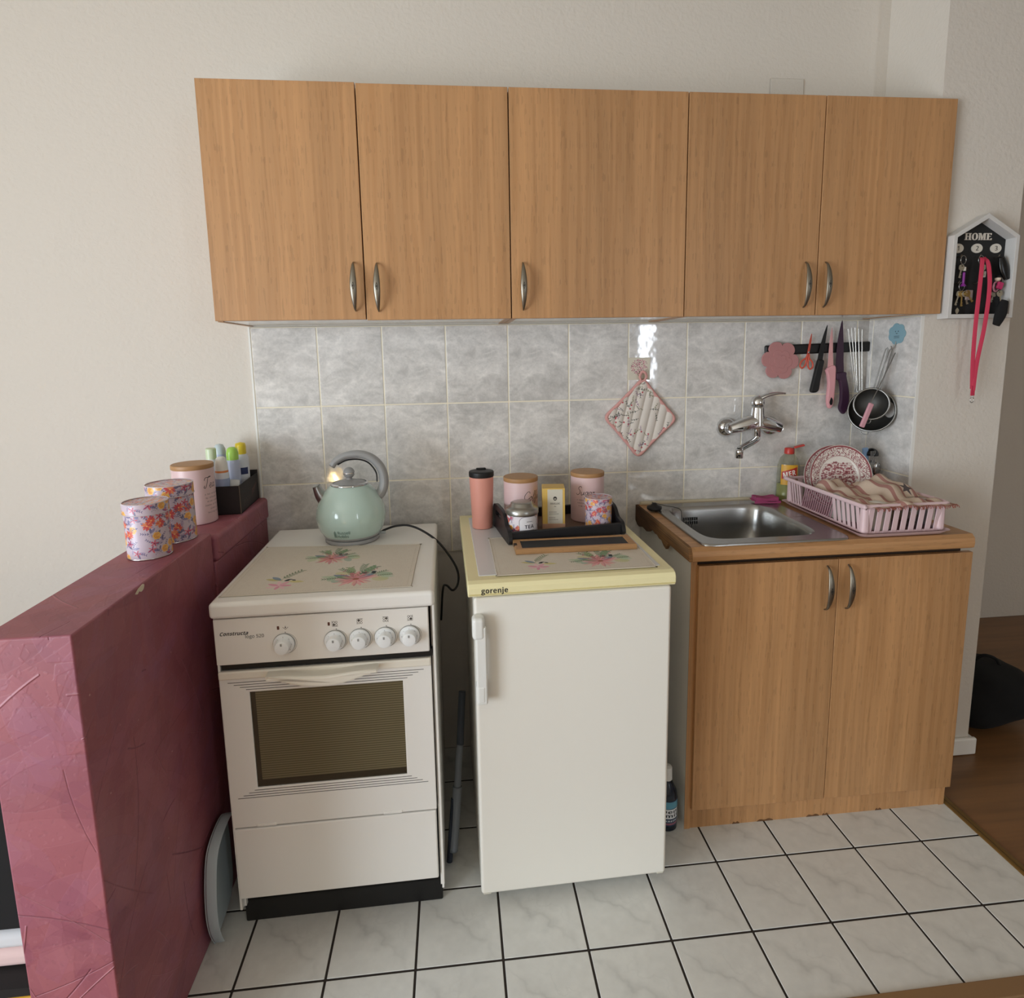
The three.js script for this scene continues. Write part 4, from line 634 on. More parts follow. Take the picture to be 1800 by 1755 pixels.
knife('pink knife with narrow blade and black-tipped grip on the knife rail', [2.083, 1.322, RZ + .003], 0, [[-.009, -.003], [-.008, .05], [-.006, .10], [-.002, .132], [0, .132], [.004, .10], [.007, .05], [.011, -.003]], [[-.015, -.008], [-.006, .003], [.012, .006], [.015, -.03], [.015, -.07], [.013, -.115], [.008, -.137], [-.002, -.136], [-.007, -.11], [-.006, -.06], [-.009, -.03]], mat(0xd9a19f, .4), mat(0xdfa0a4, .45), t => add(t, 'grip_hole', extrude(smooth([[0, .013], [.006, .004], [.005, -.011], [-.001, -.014], [-.005, -.004]], 30), .0006, 0), black, [.004, -.113, .0113]));
knife('dark purple chef knife on the knife rail', [2.121, 1.300, RZ + .003], .02, [[-.016, -.003], [-.017, .05], [-.015, .10], [-.008, .15], [0, .181], [.004, .15], [.008, .10], [.010, .05], [.011, -.003]], [[-.015, .004], [-.014, -.016], [-.005, -.024], [.0, -.05], [.001, -.09], [-.002, -.118], [.010, -.138], [.020, -.128], [.027, -.09], [.024, -.05], [.016, -.01], [.013, .006]], mat(0x3a2034, .3), mat(0x3c2138, .45));
{ const cs = [[2.140, 1.452, 2.181, 1.239], [2.152, 1.455, 2.186, 1.241], [2.165, 1.456, 2.189, 1.236], [2.178, 1.452, 2.198, 1.243], [2.191, 1.450, 2.206, 1.240]];
  cs.forEach(([x0, y0, x1, y1]) => { const L = Math.hypot(x1 - x0, y1 - y0), s = single('chopstick', 'thin metal chopstick held by the right end of the knife rail', 'chopstick', new THREE.CylinderGeometry(.0016, .0026, L, 10), metal(0xb9b6b0, .25), [(x0 + x1) / 2, (y0 + y1) / 2, RZ + .0035], [0, 0, Math.atan2(x1 - x0, y0 - y1)], 'metal chopsticks on the knife rail'); });
}
// blue hook on the side tiles with two strainers and a whisk
const SX = CX - .0095;
{ const t = thing('adhesive_hook', 'blue cloud-shaped sticker hook with a tiny face on the side tiles', 'hook', [SX, 1.430, .146]); t.rotation.y = -Math.PI / 2;
  const pts = []; for (let i = 0; i < 90; i++) { const a = i / 90 * Math.PI * 2, r = .030 + .0045 * Math.abs(Math.cos(a * 3.5)); pts.push([Math.cos(a) * r * 1.12, Math.sin(a) * r]); }
  add(t, 'sticker', extrude(pts, .0016, .0003), mat(0x86aab6, .5)); const ink = mat(0x2b3a42, .6);
  for (const x of [-.006, .006]) add(t, 'eye', lathe([[0, 0], [.0018, 0], [.0018, .0004], [0, .0005]], 12), ink, [x, .008, .0016], [Math.PI / 2, 0, 0]);
  add(t, 'smile', tube([[-.004, .003, .0018], [0, .0005, .0018], [.004, .003, .0018]], .0007, 12, false, 6), ink); for (const y of [-.008, -.013]) add(t, 'caption', box(-.012, y, .0015, .012, y + .0014, .0019), ink);
  add(t, 'wire_hook', tube([[0, -.024, .002], [0, -.034, .004], [0, -.044, .007], [0, -.046, .014], [0, -.038, .018]], .0016, 24, false, 8), steel);
}
{ const mesh = metal(0x63625f, .6), wire = metal(0x8b8a86, .3);
  function strainer(label, pos, r, turn, hl) {
    const t = thing('strainer', label, 'strainer', pos, 0, 'strainers hanging from the blue hook'); t.rotation.set(turn[0], turn[1], turn[2], 'YXZ');
    add(t, 'mesh_bowl', new THREE.SphereGeometry(r * 1.02, 40, 16, 0, Math.PI * 2, 0, Math.PI * .44).rotateX(-Math.PI / 2).translate(0, 0, r * .18), mesh);
    add(t, 'rim', new THREE.TorusGeometry(r, .0032, 10, 60), wire);
    add(t, 'handle', tube([[-.006, r, 0], [-.005, r + hl * .6, .004], [-.003, r + hl, .006], [.003, r + hl, .006], [.005, r + hl * .6, .004], [.006, r, 0]], .0018, 50, false, 8), wire);
    add(t, 'rest_wire', tube([[-.012, -r, 0], [-.009, -r - .012, .0], [.009, -r - .012, .0], [.012, -r, 0]], .0016, 24, false, 8), wire);
  }
  strainer('large wire strainer hanging against the side tiles', [2.172, 1.182, .126], .068, [-.15, -.75, -.20], .133);
  strainer('small wire strainer hanging in front of the larger one', [2.152, 1.206, .150], .050, [-.12, -.7, -.18], .128);
  const w = thing('silicone_whisk', 'pink silicone brush on a thin wire handle hanging by the strainers', 'brush', [2.106, 1.13, .172]); w.rotation.z = -.36;
  add(w, 'head', rbox(.017, .082, .009, .004), mat(0xd098a2, .6), [0, .045, 0]); add(w, 'wire_handle', tube([[-.003, .084, 0], [0.006, .16, -.004], [.016, .262, -.01]], .0016, 20, false, 8), wire);
}
// ------------------------------------------------------------------ around the sink
{ const t = thing('dish_soap_bottle', 'clear dish soap bottle with red flip cap behind the dish rack', 'bottle', [1.943, WT + .0004, .042], -.4);
  const plastic = mat(0xc9c8a4, .12, { transmission: .75, thickness: 0, opacity: 1 }), soap = mat(0x9aa04e, .2);
  add(t, 'body', lathe([[0, 0], [.0355, 0], [.038, .004], [.0375, .09], [.036, .125], [.028, .150], [.016, .164], [.0135, .168]], 40).scale(1, 1, .78), mat(0xe9e9df, .1, { transmission: .92, thickness: 0 }));
  add(t, 'soap', lathe([[0, .003], [.034, .003], [.0355, .006], [.035, .060], [0, .060]], 40).scale(1, 1, .76), soap);
  const lab = canvasTex(420, 420, (g) => { g.fillStyle = '#dba531'; g.fillRect(0, 0, 420, 420); g.fillStyle = '#b5342b'; g.beginPath(); g.moveTo(20, 150); g.lineTo(400, 40); g.lineTo(400, 220); g.lineTo(20, 300); g.fill(); g.save(); g.translate(205, 188); g.rotate(-.25); g.fillStyle = '#f2ece0'; g.font = 'bold 150px sans-serif'; g.textAlign = 'center'; g.textBaseline = 'middle'; g.fillText('MER', 0, 0); g.restore(); });
  const lg = new THREE.CylinderGeometry(.0378, .0382, .070, 32, 1, true, -.75, 1.5).scale(1, 1, .8).translate(0, .095, 0); add(t, 'label', lg, mat(0xffffff, .4, { map: lab }));
  const red = mat(0xc23a31, .35), cap = add(t, 'cap', lathe([[.0155, .165], [.0165, .168], [.0155, .184], [.010, .186], [0, .186]], 32), red); add(cap, 'flip_top', rbox(.034, .006, .022, .003), red, [.030, .192, 0], [0, 0, .3]);
}
{ const t = thing('sponge_cloth', 'folded magenta sponge cloth on the sink rim', 'sponge', [1.846, WT + .0068, .072], -.12); const m = mat(0xa4456f, .95);
  const lay = (o, h, w, d) => grid(20, 14, (u, v) => [(u - .5) * w, h + .0022 * Math.sin(u * 7 + o) + .0015 * Math.cos(v * 6 + o), (v - .5) * d]);
  add(t, 'lower_fold', merge([lay(0, .006, .088, .05), grid(20, 2, (u, v) => [(u - .5) * .088, .006 * v + .0022 * Math.sin(u * 7) * v + .0015 * Math.cos(6) * v, .025])]), m); add(t, 'upper_fold', merge([lay(1.2, .017, .074, .046), grid(20, 2, (u, v) => [(u - .5) * .074, .0075 + (.0095 + .0022 * Math.sin(u * 7 + 1.2) + .0015 * Math.cos(7.2)) * v, .023]), grid(2, 14, (u, v) => [.037, .0075 + (.0095 + .002 * Math.sin(8.2)) * u, (v - .5) * .046]), grid(2, 14, (u, v) => [-.037, .0075 + (.0095 + .002 * Math.sin(1.2)) * u, (v - .5) * .046])]), m);
}
const RK = { x: 2.030, z: .288, w: .252, d: .392, y: WT };       // dish rack: centre, size
{ const pinkP = mat(0xdcc0c2, .4), t = thing('dish_rack', 'pale pink slatted plastic dish rack on its drip tray', 'dish rack', [RK.x, RK.y + .0004, RK.z]), w = RK.w, d = RK.d, h = .078;
  const ring = (hw, hd, r, y, n = 10) => { const out = []; for (const [sx, sz, a0] of [[1, 1, 0], [-1, 1, Math.PI / 2], [-1, -1, Math.PI], [1, -1, Math.PI * 1.5]]) for (let i = 0; i <= n; i++) { const a = a0 + i / n * Math.PI / 2; out.push([sx * (hw - r) + r * Math.cos(a), y, sz * (hd - r) + r * Math.sin(a)]); } return out; };
  const levels = [ring(w / 2 - .02, d / 2 - .02, .012, .002), ring(w / 2 - .004, d / 2 - .004, .018, .003), ring(w / 2 + .010, d / 2 + .008, .022, .015), ring(w / 2 + .013, d / 2 + .010, .022, .015)], N = levels[0].length;
  const tray = add(t, 'drip_tray', grid(N, 3, (u, v) => levels[Math.round(v * 3)][Math.round(u * N) % N]), pinkP); add(tray, 'tray_floor', extrude(levels[0].map(p => [p[0], p[2]]), .002, 0).rotateX(Math.PI / 2).translate(0, .003, 0), mat(0xb98a94, .5));
  // basket: rim, floor, corner posts and slats
  const rim = ring(w / 2, d / 2, .018, h + .012); add(t, 'rim', sweep([...rim, rim[0]], () => .0062, () => .004, [0, 1, 0], 200, 10), pinkP);
  const low = ring(w / 2 - .014, d / 2 - .014, .016, .012); add(t, 'lower_rim', sweep([...low, low[0]], () => .004, () => .0022, [0, 1, 0], 160, 8), pinkP);
  add(t, 'basket_floor', box(-w / 2 + .016, .010, -d / 2 + .016, w / 2 - .016, .0125, d / 2 - .016), mat(0xa87a84, .5));
  const slat = (x, z, along, wd) => { const dx = along ? 0 : Math.sign(x) * .0, k = .93, g = along ? rbox(wd, h, .0028, .001) : rbox(.0028, h, wd, .001); const o = add(t, 'slat', g, pinkP, [x, h / 2 + .010, z]); if (along) o.rotation.x = Math.sign(z) * .14; else o.rotation.z = -Math.sign(x) * .14; };
  for (let i = 0; i < 9; i++) { const x = -w / 2 + .026 + i * (w - .052) / 8; slat(x, d / 2 - .007, true, .0155); slat(x, -d / 2 + .007, true, .0155); }
  for (let i = 0; i < 6; i++) { slat(-w / 2 + .007, d / 2 - .03 - i * .021, false, .0125); slat(w / 2 - .007, d / 2 - .03 - i * .021, false, .0125); }
  for (let i = 0; i < 5; i++) slat(-w / 2 + .007, -d / 2 + .024 + i * .014, false, .007);
  for (const [sx, sz] of [[-1, -1], [-1, 1], [1, -1], [1, 1]]) { const o = add(t, 'corner_post', rbox(.022, h, .022, .009, 3), pinkP, [sx * (w / 2 - .014), h / 2 + .011, sz * (d / 2 - .014)]); }
  // slanting comb of thin ribs for plates on the open side
  for (let i = 0; i < 15; i++) add(t, 'plate_rib', rbox(.003, h * 1.02, .0032, .001), mat(0xb08790, .5), [-w / 2 + .008, h / 2 + .012, -d / 2 + .100 + i * .0105], [.42, 0, .10]);
}
// plates standing in the rack
seed = 808;
const plateTex = canvasTex(1024, 1024, (g, w) => {
  const c = w / 2; g.fillStyle = '#e6ddd4'; g.fillRect(0, 0, w, w); const red = ['#8d4a4e', '#a4666a', '#7b3c42'];
  g.strokeStyle = '#97585b'; g.lineWidth = 26; g.beginPath(); g.arc(c, c, c - 20, 0, 7); g.stroke();
  for (let i = 0; i < 1500; i++) { const a = rnd() * 6.2832, r = c * rr(.68, .95); g.globalAlpha = .8; g.fillStyle = red[i % 3]; g.beginPath(); g.ellipse(c + Math.cos(a) * r, c + Math.sin(a) * r, rr(4, 15), rr(3, 6), rr(0, 3), 0, 7); g.fill(); }
  g.lineWidth = 8; g.strokeStyle = '#8d4a4e'; g.beginPath(); g.arc(c, c, c * .66, 0, 7); g.stroke();
  for (let i = 0; i < 26; i++) { const y = c + (i - 13) * 17, hw = Math.sqrt(Math.max(0, (c * .6) ** 2 - (y - c) ** 2)); g.strokeStyle = red[i % 3]; g.lineWidth = rr(2, 7); g.globalAlpha = .7; g.beginPath(); for (let x = c - hw; x < c + hw; x += 18) g[x === c - hw ? 'moveTo' : 'lineTo'](x, y + rr(-9, 9)); g.stroke(); }
  for (let i = 0; i < 300; i++) { const a = rnd() * 6.2832, r = c * .58 * Math.sqrt(rnd()); g.globalAlpha = .75; g.fillStyle = red[i % 3]; const x = c + Math.cos(a) * r, y = c + Math.sin(a) * r * .8; rnd() < .3 ? g.fillRect(x, y, rr(8, 26), rr(16, 40)) : (g.beginPath(), g.ellipse(x, y, rr(8, 26), rr(6, 18), 0, 0, 7), g.fill()); }
  g.globalAlpha = .9; g.fillStyle = '#e6ddd4'; for (let i = 0; i < 5; i++) g.fillRect(c - 90 + i * 32, c + 60, 12, 16); g.globalAlpha = 1;
});
function plate(label, pos, rot) {
  const t = thing('dinner_plate', label, 'plate', pos, 0, 'plates in the dish rack'); t.rotation.set(...rot, 'YXZ'); const R = .101;
  const g = lathe([[0, .0], [.058, .0], [.066, .004], [.098, .0125], [R, .0135]], 72).rotateX(Math.PI / 2), p = g.attributes.position, uv = g.attributes.uv; for (let i = 0; i < p.count; i++) uv.setXY(i, p.getX(i) / (2 * R) + .5, p.getY(i) / (2 * R) + .5);
  add(t, 'printed_face', g, mat(0xffffff, .15, { map: plateTex })); add(t, 'underside', lathe([[R, .0133], [R + .0006, .0125], [.097, .010], [.066, .0005], [.05, -.0035], [0, -.003]], 72).rotateX(Math.PI / 2), mat(0xd8cfc6, .2));
}
plate('red and white patterned plate upright in the dish rack, towel against it', [2.024, .979, .196], [-.20, -.08, 0]);
plate('second red patterned plate just behind the first in the rack', [2.014, .977, .180], [-.20, -.08, .4]);
// cutlery in the far corner
{ const cup = thing('cutlery_cup', 'dark cutlery cup in the corner beside the dish rack', 'cup', [2.196, WT + .0004, .112]); add(cup, 'cup_wall', lathe([[.0, 0], [.021, 0], [.0235, .09], [.022, .09], [.020, .003]], 28), mat(0x3a3a3c, .4));
  const G = 'cutlery in the corner cup', Y0 = WT + .016, sp = metal(0xa9a8a6, .16);
  const put = (name, label, x, z, rot, parts) => { const t = thing(name, label, 'cutlery', [x, Y0, z], 0, G); t.rotation.set(...rot); for (const [n, g, m] of parts) add(t, n, g, m); };
  const bowlG = (y, r) => new THREE.SphereGeometry(r, 20, 12).scale(.72, 1.1, .3).translate(0, y, 0);
  put('ladle', 'black ladle standing in the cutlery cup', 2.192, .106, [.03, 0, -.02], [['handle', rbox(.008, .13, .003, .001).translate(0, .065, 0), blackGloss], ['bowl', new THREE.SphereGeometry(.021, 24, 12, 0, Math.PI * 2, 0, Math.PI * .55).translate(0, .150, 0), blackGloss]]);
  put('fork', 'steel fork standing tines-up in the cutlery cup', 2.190, .122, [.05, 0, .03], [['handle', rbox(.006, .11, .002, .0008).translate(0, .055, 0), sp], ...[-1.5, -.5, .5, 1.5].map(k => ['tine', rbox(.0022, .042, .0016, .0006).translate(k * .0048, .144, 0), sp]), ['neck', rbox(.018, .016, .0018, .0008).translate(0, .117, 0), sp]]);
  put('spoon', 'shiny steel spoon beside the fork in the cutlery cup', 2.202, .120, [.06, 0, -.03], [['handle', rbox(.006, .085, .002, .0008).translate(0, .0425, 0), sp], ['bowl', bowlG(.103, .021), sp]]);
  put('peeler', 'light blue handled peeler leaning in the cutlery cup', 2.188, .110, [.0, 0, .10], [['handle', rbox(.020, .172, .009, .004).translate(0, .088, 0), mat(0x8fb2dc, .4)]]);
}
// crockery under the towel
single('bowl', 'upturned grey bowl under the towel in the rack', 'bowl', lathe([[.058, 0], [.060, .004], [.048, .040], [.028, .060], [0, .062]], 40), mat(0xb9b4ae, .3), [1.985, WT + .0135, .318]);
single('drinking_glass', 'upturned glass under the towel in the rack', 'glass', lathe([[.030, 0], [.032, .003], [.027, .080], [0, .082]], 36), mat(0xdfe4e4, .05, { transmission: 1, thickness: 0 }), [2.105, WT + .0135, .425]);
single('coffee_mug', 'white speckled mug under the towel at the front of the rack', 'mug', lathe([[.034, 0], [.036, .003], [.036, .076], [0, .078]], 36), mat(0xd8d2c8, .3), [1.985, WT + .0135, .428]);
single('coffee_mug', 'beige mug beside the bowl under the towel', 'mug', lathe([[.034, 0], [.036, .003], [.036, .080], [0, .082]], 36), mat(0xbfa68a, .35), [2.095, WT + .0135, .335]);
{ // towel draped over the rack
  const t = thing('dish_towel', 'beige towel with dusty red stripes and frayed fringe over the dish rack', 'towel');
  const tex = canvasTex(1024, 1024, (g, w) => { g.fillStyle = '#cdb8a4'; g.fillRect(0, 0, w, w); for (let i = 0; i < 14000; i++) { g.globalAlpha = .09; g.fillStyle = rnd() < .5 ? '#a58f7c' : '#e6d8c8'; g.fillRect(rnd() * w, rnd() * w, rr(3, 16), 2); } g.globalAlpha = .85; g.fillStyle = '#a06e66'; for (const x of [40, 190, 345, 500, 655, 810, 960]) { g.fillRect(x, 0, 44, w); } g.globalAlpha = .9; g.fillStyle = '#4a4143'; g.translate(760, 430); g.beginPath(); for (let i = 0; i < 10; i++) { const r = i % 2 ? 28 : 78, a = i * Math.PI / 5; g[i ? 'lineTo' : 'moveTo'](Math.cos(a) * r, Math.sin(a) * r); } g.fill(); });
  const P = (u, v) => { const x = 1.922 + u * (.240 + .004 * v), z = .225 + v * .272, e = Math.min(u, 1 - u);
    let y = .964 - .006 * v + .034 * Math.exp(-((u - .62) ** 2 + (v - .36) ** 2) / .06) + .009 * Math.sin(u * 9 + v * 4) * (1 - v * .6) + .007 * Math.sin(v * 19 + u * 5) + .005 * Math.sin(u * 23 - v * 8);
    y -= .016 * Math.pow(1 - Math.min(1, e * 7), 2); if (v > .9) y -= (v - .9) * .10; return [x + .004 * Math.sin(v * 14), Math.max(y, .956), z + .005 * Math.sin(u * 17) * v]; };
  add(t, 'cloth', grid(90, 80, P), mat(0xffffff, .95, { map: tex, sheen: .3 }));
  const fr = []; for (let i = 0; i < 90; i++) { const u = i / 89, p = P(u, 1), l = rr(.006, .013), a = rr(-.5, .5); fr.push(tube([p, [p[0] + a * l * .5, p[1] - l * .2, p[2] + l * .5], [p[0] + a * l, p[1] - l * .7, p[2] + l * .6]], .0009, 4, false, 4)); }
  const f = add(t, 'fringe', merge(fr), mat(0x9a5d50, .95)); f.userData.kind = 'stuff';
}
// ------------------------------------------------------------------ key holder on the wall end
{ const t = thing('key_holder', 'white house-shaped key holder with black back reading HOME', 'key holder', [2.382, 1.470, PZ + .0005]); const wm = mat(0xd3d0cc, .55), D = .040, W2 = .106, H1 = .240, HA = .303;
  const prof = [[-W2, 0], [W2, 0], [W2, H1], [0, HA], [-W2, H1]], inn = [[-W2 + .012, .012], [W2 - .012, .012], [W2 - .012, H1 - .006], [0, HA - .015], [-W2 + .012, H1 - .006]];
  add(t, 'house_frame', extrude(prof, D, .001, [inn]), wm); add(t, 'back_board', extrude(inn, .004, 0), mat(0x161617, .7), [0, 0, .001]);
  add(t, 'lettering', text('HOME', .020, serifBold, 0, .003), mat(0xd9cfc2, .5), [0, .242, .006]);
  [['1', -.062], ['2', 0], ['3', .062]].forEach(([n, x]) => { const ov = add(t, 'number_plate', new THREE.CylinderGeometry(.017, .017, .003, 28).rotateX(Math.PI / 2).scale(1.05, .8, 1), mat(0xd8d2c6, .5), [x, .208, .0065]); add(ov, 'numeral', text(n, .013, sansReg, 0, .0006), mat(0x2a2624, .6), [0, 0, .0016]); });
  for (const y of [.182, .105]) for (const x of [-.062, 0, .062]) add(t, 'peg', tube([[x, y, .004], [x, y, .018], [x, y + .006, .024]], .0022, 14, false, 8), brushed);
}
const KZ0 = PZ + .022;
function keyBunch(label, x, y, items, extra) {
  const t = thing('key_bunch', label, 'keys', [x, y, KZ0], 0, 'keys on the house-shaped holder'); add(t, 'split_ring', new THREE.TorusGeometry(.0125, .0011, 8, 36), steel, [0, -.010, 0], [0, .3, 0]);
  for (const [a, m, L] of items) { const k = add(t, 'key', merge([extrude(smooth([[0, .009], [.0085, .005], [.0085, -.005], [.004, -.009], [-.004, -.009], [-.0085, -.005], [-.0085, .005]], 36), .002, .0004, [[[-.002, .003], [.002, .003], [.002, .006], [-.002, .006]]]), box(-.0024, -.009 - L, .0002, .0024, -.008, .0018), box(.0024, -.009 - L, .0002, .0048, -.004 - L, .0018), box(.0024, -.001 - L, .0002, .0042, .003 - L, .0018)]), m, [Math.sin(a) * .026, -.028 - Math.cos(a) * .004, .002 + a * .006], [0, 0, a]); }
  if (extra) extra(t);
}
const nickel = metal(0xb9b3a2, .3), brassKey = metal(0xb59a62, .32);
keyBunch('single steel key with a purple charm under number one', 2.328, 1.652, [[-.2, nickel, .022]], t => { add(t, 'charm', merge([rbox(.007, .034, .006, .003).translate(.006, -.062, 0), new THREE.ConeGeometry(.009, .014, 18).translate(.006, -.080, 0)]), mat(0x8a2f8f, .4)); add(t, 'charm_head', rbox(.008, .012, .004, .002), mat(0xd9d2c6, .5), [.006, -.036, .001]); });
keyBunch('thick bunch of steel and brass keys on the lower peg', 2.330, 1.575, [[-.3, nickel, .026], [0, brassKey, .028], [.3, nickel, .024], [.6, brassKey, .022]], t => { add(t, 'leaf_tag', extrude(smooth([[0, 0], [.006, -.009], [0, -.020], [-.006, -.009]], 24), .0015, .0003), nickel, [-.009, -.072, 0]); add(t, 'clear_tag', rbox(.024, .03, .006, .004), mat(0xcdb9b4, .15, { transmission: .6, thickness: 0 }), [.022, -.036, .004]); });
keyBunch('white-tagged key hanging on the middle peg under the lanyard', 2.386, 1.652, [[.15, nickel, .016]], t => add(t, 'white_tag', rbox(.014, .018, .004, .003), mat(0xd9d6d0, .5), [.010, -.052, .002]));
keyBunch('silver key with a pink ring on the lower right peg', 2.446, 1.575, [[.25, nickel, .030], [-.35, brushed, .018]], t => add(t, 'pink_ring', new THREE.TorusGeometry(.014, .0024, 8, 30), mat(0xc98a9a, .4), [-.008, -.012, .004], [0, .4, 0]));
{ const t = thing('key_fob', 'black car key fob with a tiny pink figure charm under number three', 'key fob', [2.448, 1.650, KZ0 + .003]); add(t, 'fob_case', sweep([[0, 0, 0], [.010, -.030, .002], [.022, -.066, .004]], t2 => .009 + .007 * Math.sin(Math.PI * t2), t2 => .005 + .002 * Math.sin(Math.PI * t2), [1, 0, 0], 24, 14), blackGloss); add(t, 'charm_body', rbox(.020, .022, .008, .004), mat(0xc22f66, .4), [-.002, -.084, .006], [0, 0, -.3]); add(t, 'charm_head', new THREE.SphereGeometry(.008, 18, 14).translate(-.010, -.064, .006), mat(0xe2cdb8, .5)); add(t, 'charm_hair', new THREE.SphereGeometry(.0088, 18, 10, 0, 6.3, 0, 1.4).translate(-.010, -.063, .006), black); }
single('key_pouch', 'soft black pouch dangling below the key holder', 'pouch', sweep([[.010, .02, 0], [.004, 0, 0], [-.004, -.024, .002], [-.014, -.052, .002]], t => .012 + .006 * Math.sin(Math.PI * t), t => .005 + .004 * Math.sin(Math.PI * t), [1, 0, 0], 24, 14), mat(0x0d0d0e, .9), [2.440, 1.500, PZ + .05]);
{ const t = thing('lanyard', 'red-pink ribbon lanyard hanging from the middle peg', 'lanyard', [2.384, 1.648, PZ + .047]); const red = mat(0xc63250, .6);
  const strap = (pts) => sweep(pts, () => .0058, () => .0007, [1, 0, .35], 60, 8);
  add(t, 'strap', strap([[-.004, 0, -.018], [-.012, -.010, -.006], [-.018, -.08, .0], [-.022, -.20, .002], [-.018, -.31, 0], [-.012, -.39, 0]]), red); add(t, 'strap', strap([[.002, 0, -.018], [.008, -.02, -.006], [.010, -.09, .004], [.006, -.2, .004], [-.006, -.31, .002], [-.010, -.395, .002]]), red);
  add(t, 'stitched_end', rbox(.013, .030, .003, .001), red, [-.010, -.396, .001]); add(t, 'clip_ring', new THREE.TorusGeometry(.0075, .0012, 8, 30).scale(.8, 1.1, 1).translate(-.010, -.424, .001), steel); add(t, 'clip_link', rbox(.004, .008, .003, .001), steel, [-.010, -.413, .001]);
}
// ------------------------------------------------------------------ on the floor
{ const t = thing('cleaner_bottle', 'dark blue cleaner bottle with white cap beside the fridge', 'bottle', [1.386, .0004, .432], .1);
  const lab = canvasTex(512, 400, (g) => { g.fillStyle = '#1f3550'; g.fillRect(0, 0, 512, 400); g.fillStyle = '#5f9fb8'; g.beginPath(); g.moveTo(0, 60); g.quadraticCurveTo(260, -40, 512, 80); g.lineTo(512, 170); g.quadraticCurveTo(260, 60, 0, 190); g.fill(); g.fillStyle = '#e8ebee'; g.beginPath(); g.roundRect(140, 130, 240, 150, 40); g.fill(); g.fillStyle = '#18222e'; g.textAlign = 'center'; g.font = 'bold 74px sans-serif'; g.fillText('Denk', 260, 195); g.fillText('mit', 260, 258); g.fillStyle = '#dfe8ee'; g.font = 'bold 36px sans-serif'; g.fillText('KALKREINIGER', 260, 330); g.fillStyle = '#c77a8a'; g.fillRect(150, 350, 220, 10); g.fillRect(170, 368, 180, 8); });
  add(t, 'body', lathe([[0, 0], [.027, 0], [.030, .003], [.030, .10], [.027, .118], [.016, .142], [.0125, .148], [.0125, .152]], 40), mat(0x101c2c, .2)); const l = lathe([[.0303, .018], [.0303, .098]], 48); add(t, 'label', l, mat(0xffffff, .35, { map: lab }), null, [0, Math.PI + .1, 0]);
  add(t, 'cap', lathe([[.0135, .150], [.0145, .152], [.0138, .186], [.012, .190], [0, .191]], 32), mat(0xe2e0da, .35));
}
{ const t = thing('hand_broom', 'grey hand broom leaning between stove and fridge', 'broom', [.758, .004, .50]); t.rotation.set(-.40, 0, -.03, 'YXZ'); const dk = mat(0x4a505a, .45), md = mat(0x80858c, .4);
  add(t, 'bristle_block', sweep([[0, .030, 0], [.006, .10, -.004], [.012, .19, 0]], u => .022 - .006 * u, u => .013, [0, 0, 1], 24, 14), md); const br = add(t, 'bristles', sweep([[-.010, .006, .004], [-.004, .09, 0], [.002, .16, 0]], u => .014 - .004 * u, u => .008, [0, 0, 1], 24, 14), mat(0x2e3440, .95));
  add(t, 'handle', sweep([[.012, .185, 0], [.016, .26, 0], [.020, .30, 0]], () => .013, () => .010, [0, 0, 1], 16, 14), md); add(t, 'grip', sweep([[.020, .298, 0], [.022, .36, 0], [.026, .440, 0]], () => .0135, () => .0105, [0, 0, 1], 16, 14), dk);
}
{ const t = thing('dustpan', 'pale grey-blue dustpan standing on edge between half wall and stove', 'dustpan', [.192, .0012, .60]); const pl = mat(0xbac6c9, .45);
  const o = smooth([[.062, 0], [.082, .05], [.090, .11], [.078, .19], [.05, .245], [-.02, .262], [-.06, .24], [-.072, .15], [-.055, .03]], 60); // z, y outline seen from the side
  add(t, 'pan', extrude(o, .003, .0008).rotateY(-Math.PI / 2), pl, [0, 0, 0]);
  const rim = o.slice(2, 40).map(p => [.012, p[1], p[0]]); add(t, 'raised_edge', sweep(rim.filter((_, i) => i % 3 === 0), () => .0125, () => .0016, [1, 0, 0], 60, 8), pl);
}
{ const t = thing('backpack', 'black fabric bag slumped on the hallway floor', 'bag', [2.735, .0, .06]); const f = mat(0x040405, .98);
  const g = new THREE.SphereGeometry(1, 48, 32), p = g.attributes.position; for (let i = 0; i < p.count; i++) { let x = p.getX(i), y = p.getY(i), z = p.getZ(i); const s = (v, e) => Math.sign(v) * Math.pow(Math.abs(v), e); x = s(x, .6); y = s(y, .6); z = s(z, .7); const k = 1 + .05 * Math.sin(x * 5 + y * 4) + .03 * Math.sin(z * 9); p.setXYZ(i, x * .155 * k, .115 + y * .113 * (1 - .22 * x) , z * .12 * k); if (p.getY(i) < .004) p.setY(i, .004); } g.computeVertexNormals();
  add(t, 'bag_body', g, f); add(t, 'carry_strap', tube([[-.06, .235, .02], [-.03, .262, .03], [.02, .245, .03], [.05, .20, .03]], .006, 24, false, 8), f);
}
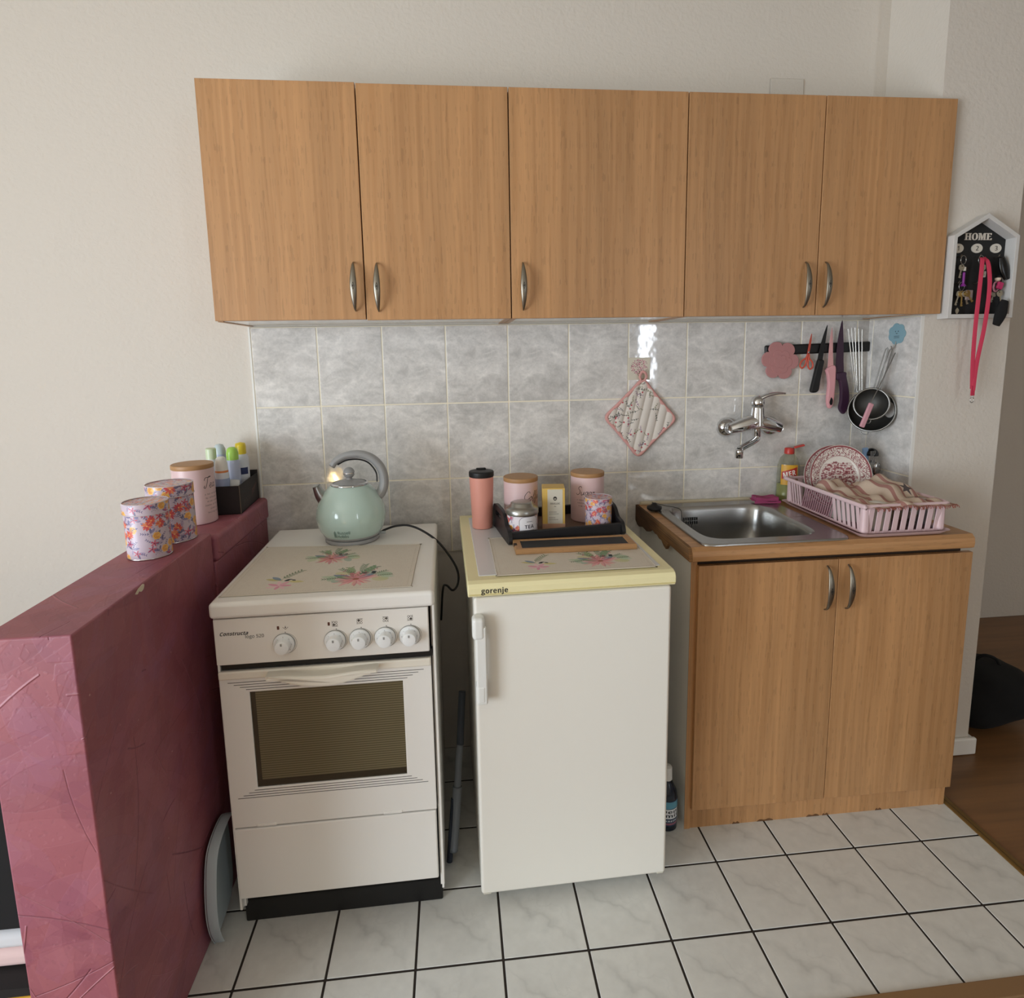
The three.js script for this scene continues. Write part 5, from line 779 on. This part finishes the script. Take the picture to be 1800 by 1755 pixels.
// beyond the half wall
{ const t = thing('storage_shelf', 'black low shelf standing behind the half wall', 'shelf', [-.205, 0, .66]); const bm = mat(0x0d0c0c, .6);
  add(t, 'side_panel', box(.205, 0, -.25, .222, .60, .25), bm); add(t, 'side_panel', box(-.35, 0, -.25, -.333, .60, .25), bm); add(t, 'top_board', box(-.35, .60, -.25, .222, .615, .25), bm); add(t, 'shelf_board', box(-.333, .195, -.25, .205, .213, .25), bm); add(t, 'back_panel', box(-.333, 0, -.25, .205, .60, -.243), bm); add(t, 'drape', box(-.333, .335, .235, .205, .60, .243), mat(0x0b0a0a, .95)); }
single('folded_towel', 'white folded towel on the black shelf behind the half wall', 'towel', rbox(.42, .040, .26, .016, 4), mat(0xd2d2d4, .95), [-.23, .2735, .74], null, 'folded towels on the black shelf');
single('folded_towel', 'pale pink folded towel under the white one on the black shelf', 'towel', rbox(.42, .040, .26, .016, 4), mat(0xd9bcb8, .95), [-.23, .2332, .74], null, 'folded towels on the black shelf');
{ const t = thing('toy_crate', 'yellow and orange plastic crate under the black shelf', 'crate', [-.20, 0, .74]); const y = mat(0xd9a32e, .4), o = mat(0xb8492c, .45); add(t, 'crate_floor', box(-.12, 0, -.14, .18, .004, .14), o); for (const [x0, z0, x1, z1] of [[-.12, .134, .18, .14], [-.12, -.14, .18, -.134], [-.12, -.14, -.114, .14], [.174, -.14, .18, .14]]) add(t, 'crate_wall', box(x0, 0, z0, x1, .155, z1), x0 > .1 ? y : o); add(t, 'crate_rim', tube([[-.12, .158, .14], [.18, .158, .14], [.18, .158, -.14], [-.12, .158, -.14]].flatMap((p, i, a) => { const q = a[(i + 1) % 4]; return [.03, .5, .97].map(f => [p[0] + (q[0] - p[0]) * f, .158, p[2] + (q[2] - p[2]) * f]); }), .007, 80, true, 8), y); }

// a small yellow-shaded lamp on a stool behind the camera: the glossy tiles mirror it beside the kettle
{ const st2 = thing('stool', 'low wooden stool carrying the small lamp behind the room', 'stool', [-.28, 0, 3.5]); add(st2, 'seat', rbox(.3, .025, .3, .006), woodEdge, [0, .208, 0]); for (const [x, z] of [[-.12, -.12], [.12, -.12], [-.12, .12], [.12, .12]]) add(st2, 'leg', box(x - .014, 0, z - .014, x + .014, .196, z + .014), woodEdge);
  const l = thing('table_lamp', 'small lamp with glowing yellow shade on the low stool', 'lamp', [-.28, .2206, 3.5]); add(l, 'lamp_foot', lathe([[0, 0], [.04, 0], [.04, .006], [.008, .012], [.006, .05], [0, .05]], 28), brushed);
  add(l, 'lamp_shade', lathe([[.078, .06], [.070, .138]], 36), mat(0xe8c46a, .8, { emissive: new THREE.Color().setRGB(1, .66, .18), emissiveIntensity: 5 }));
  const pl = new THREE.PointLight(new THREE.Color().setRGB(1, .75, .35), .5); pl.position.set(-.28, .32, 3.40); pl.castShadow = true; scene.add(pl); }
renderer.render(scene, camera);
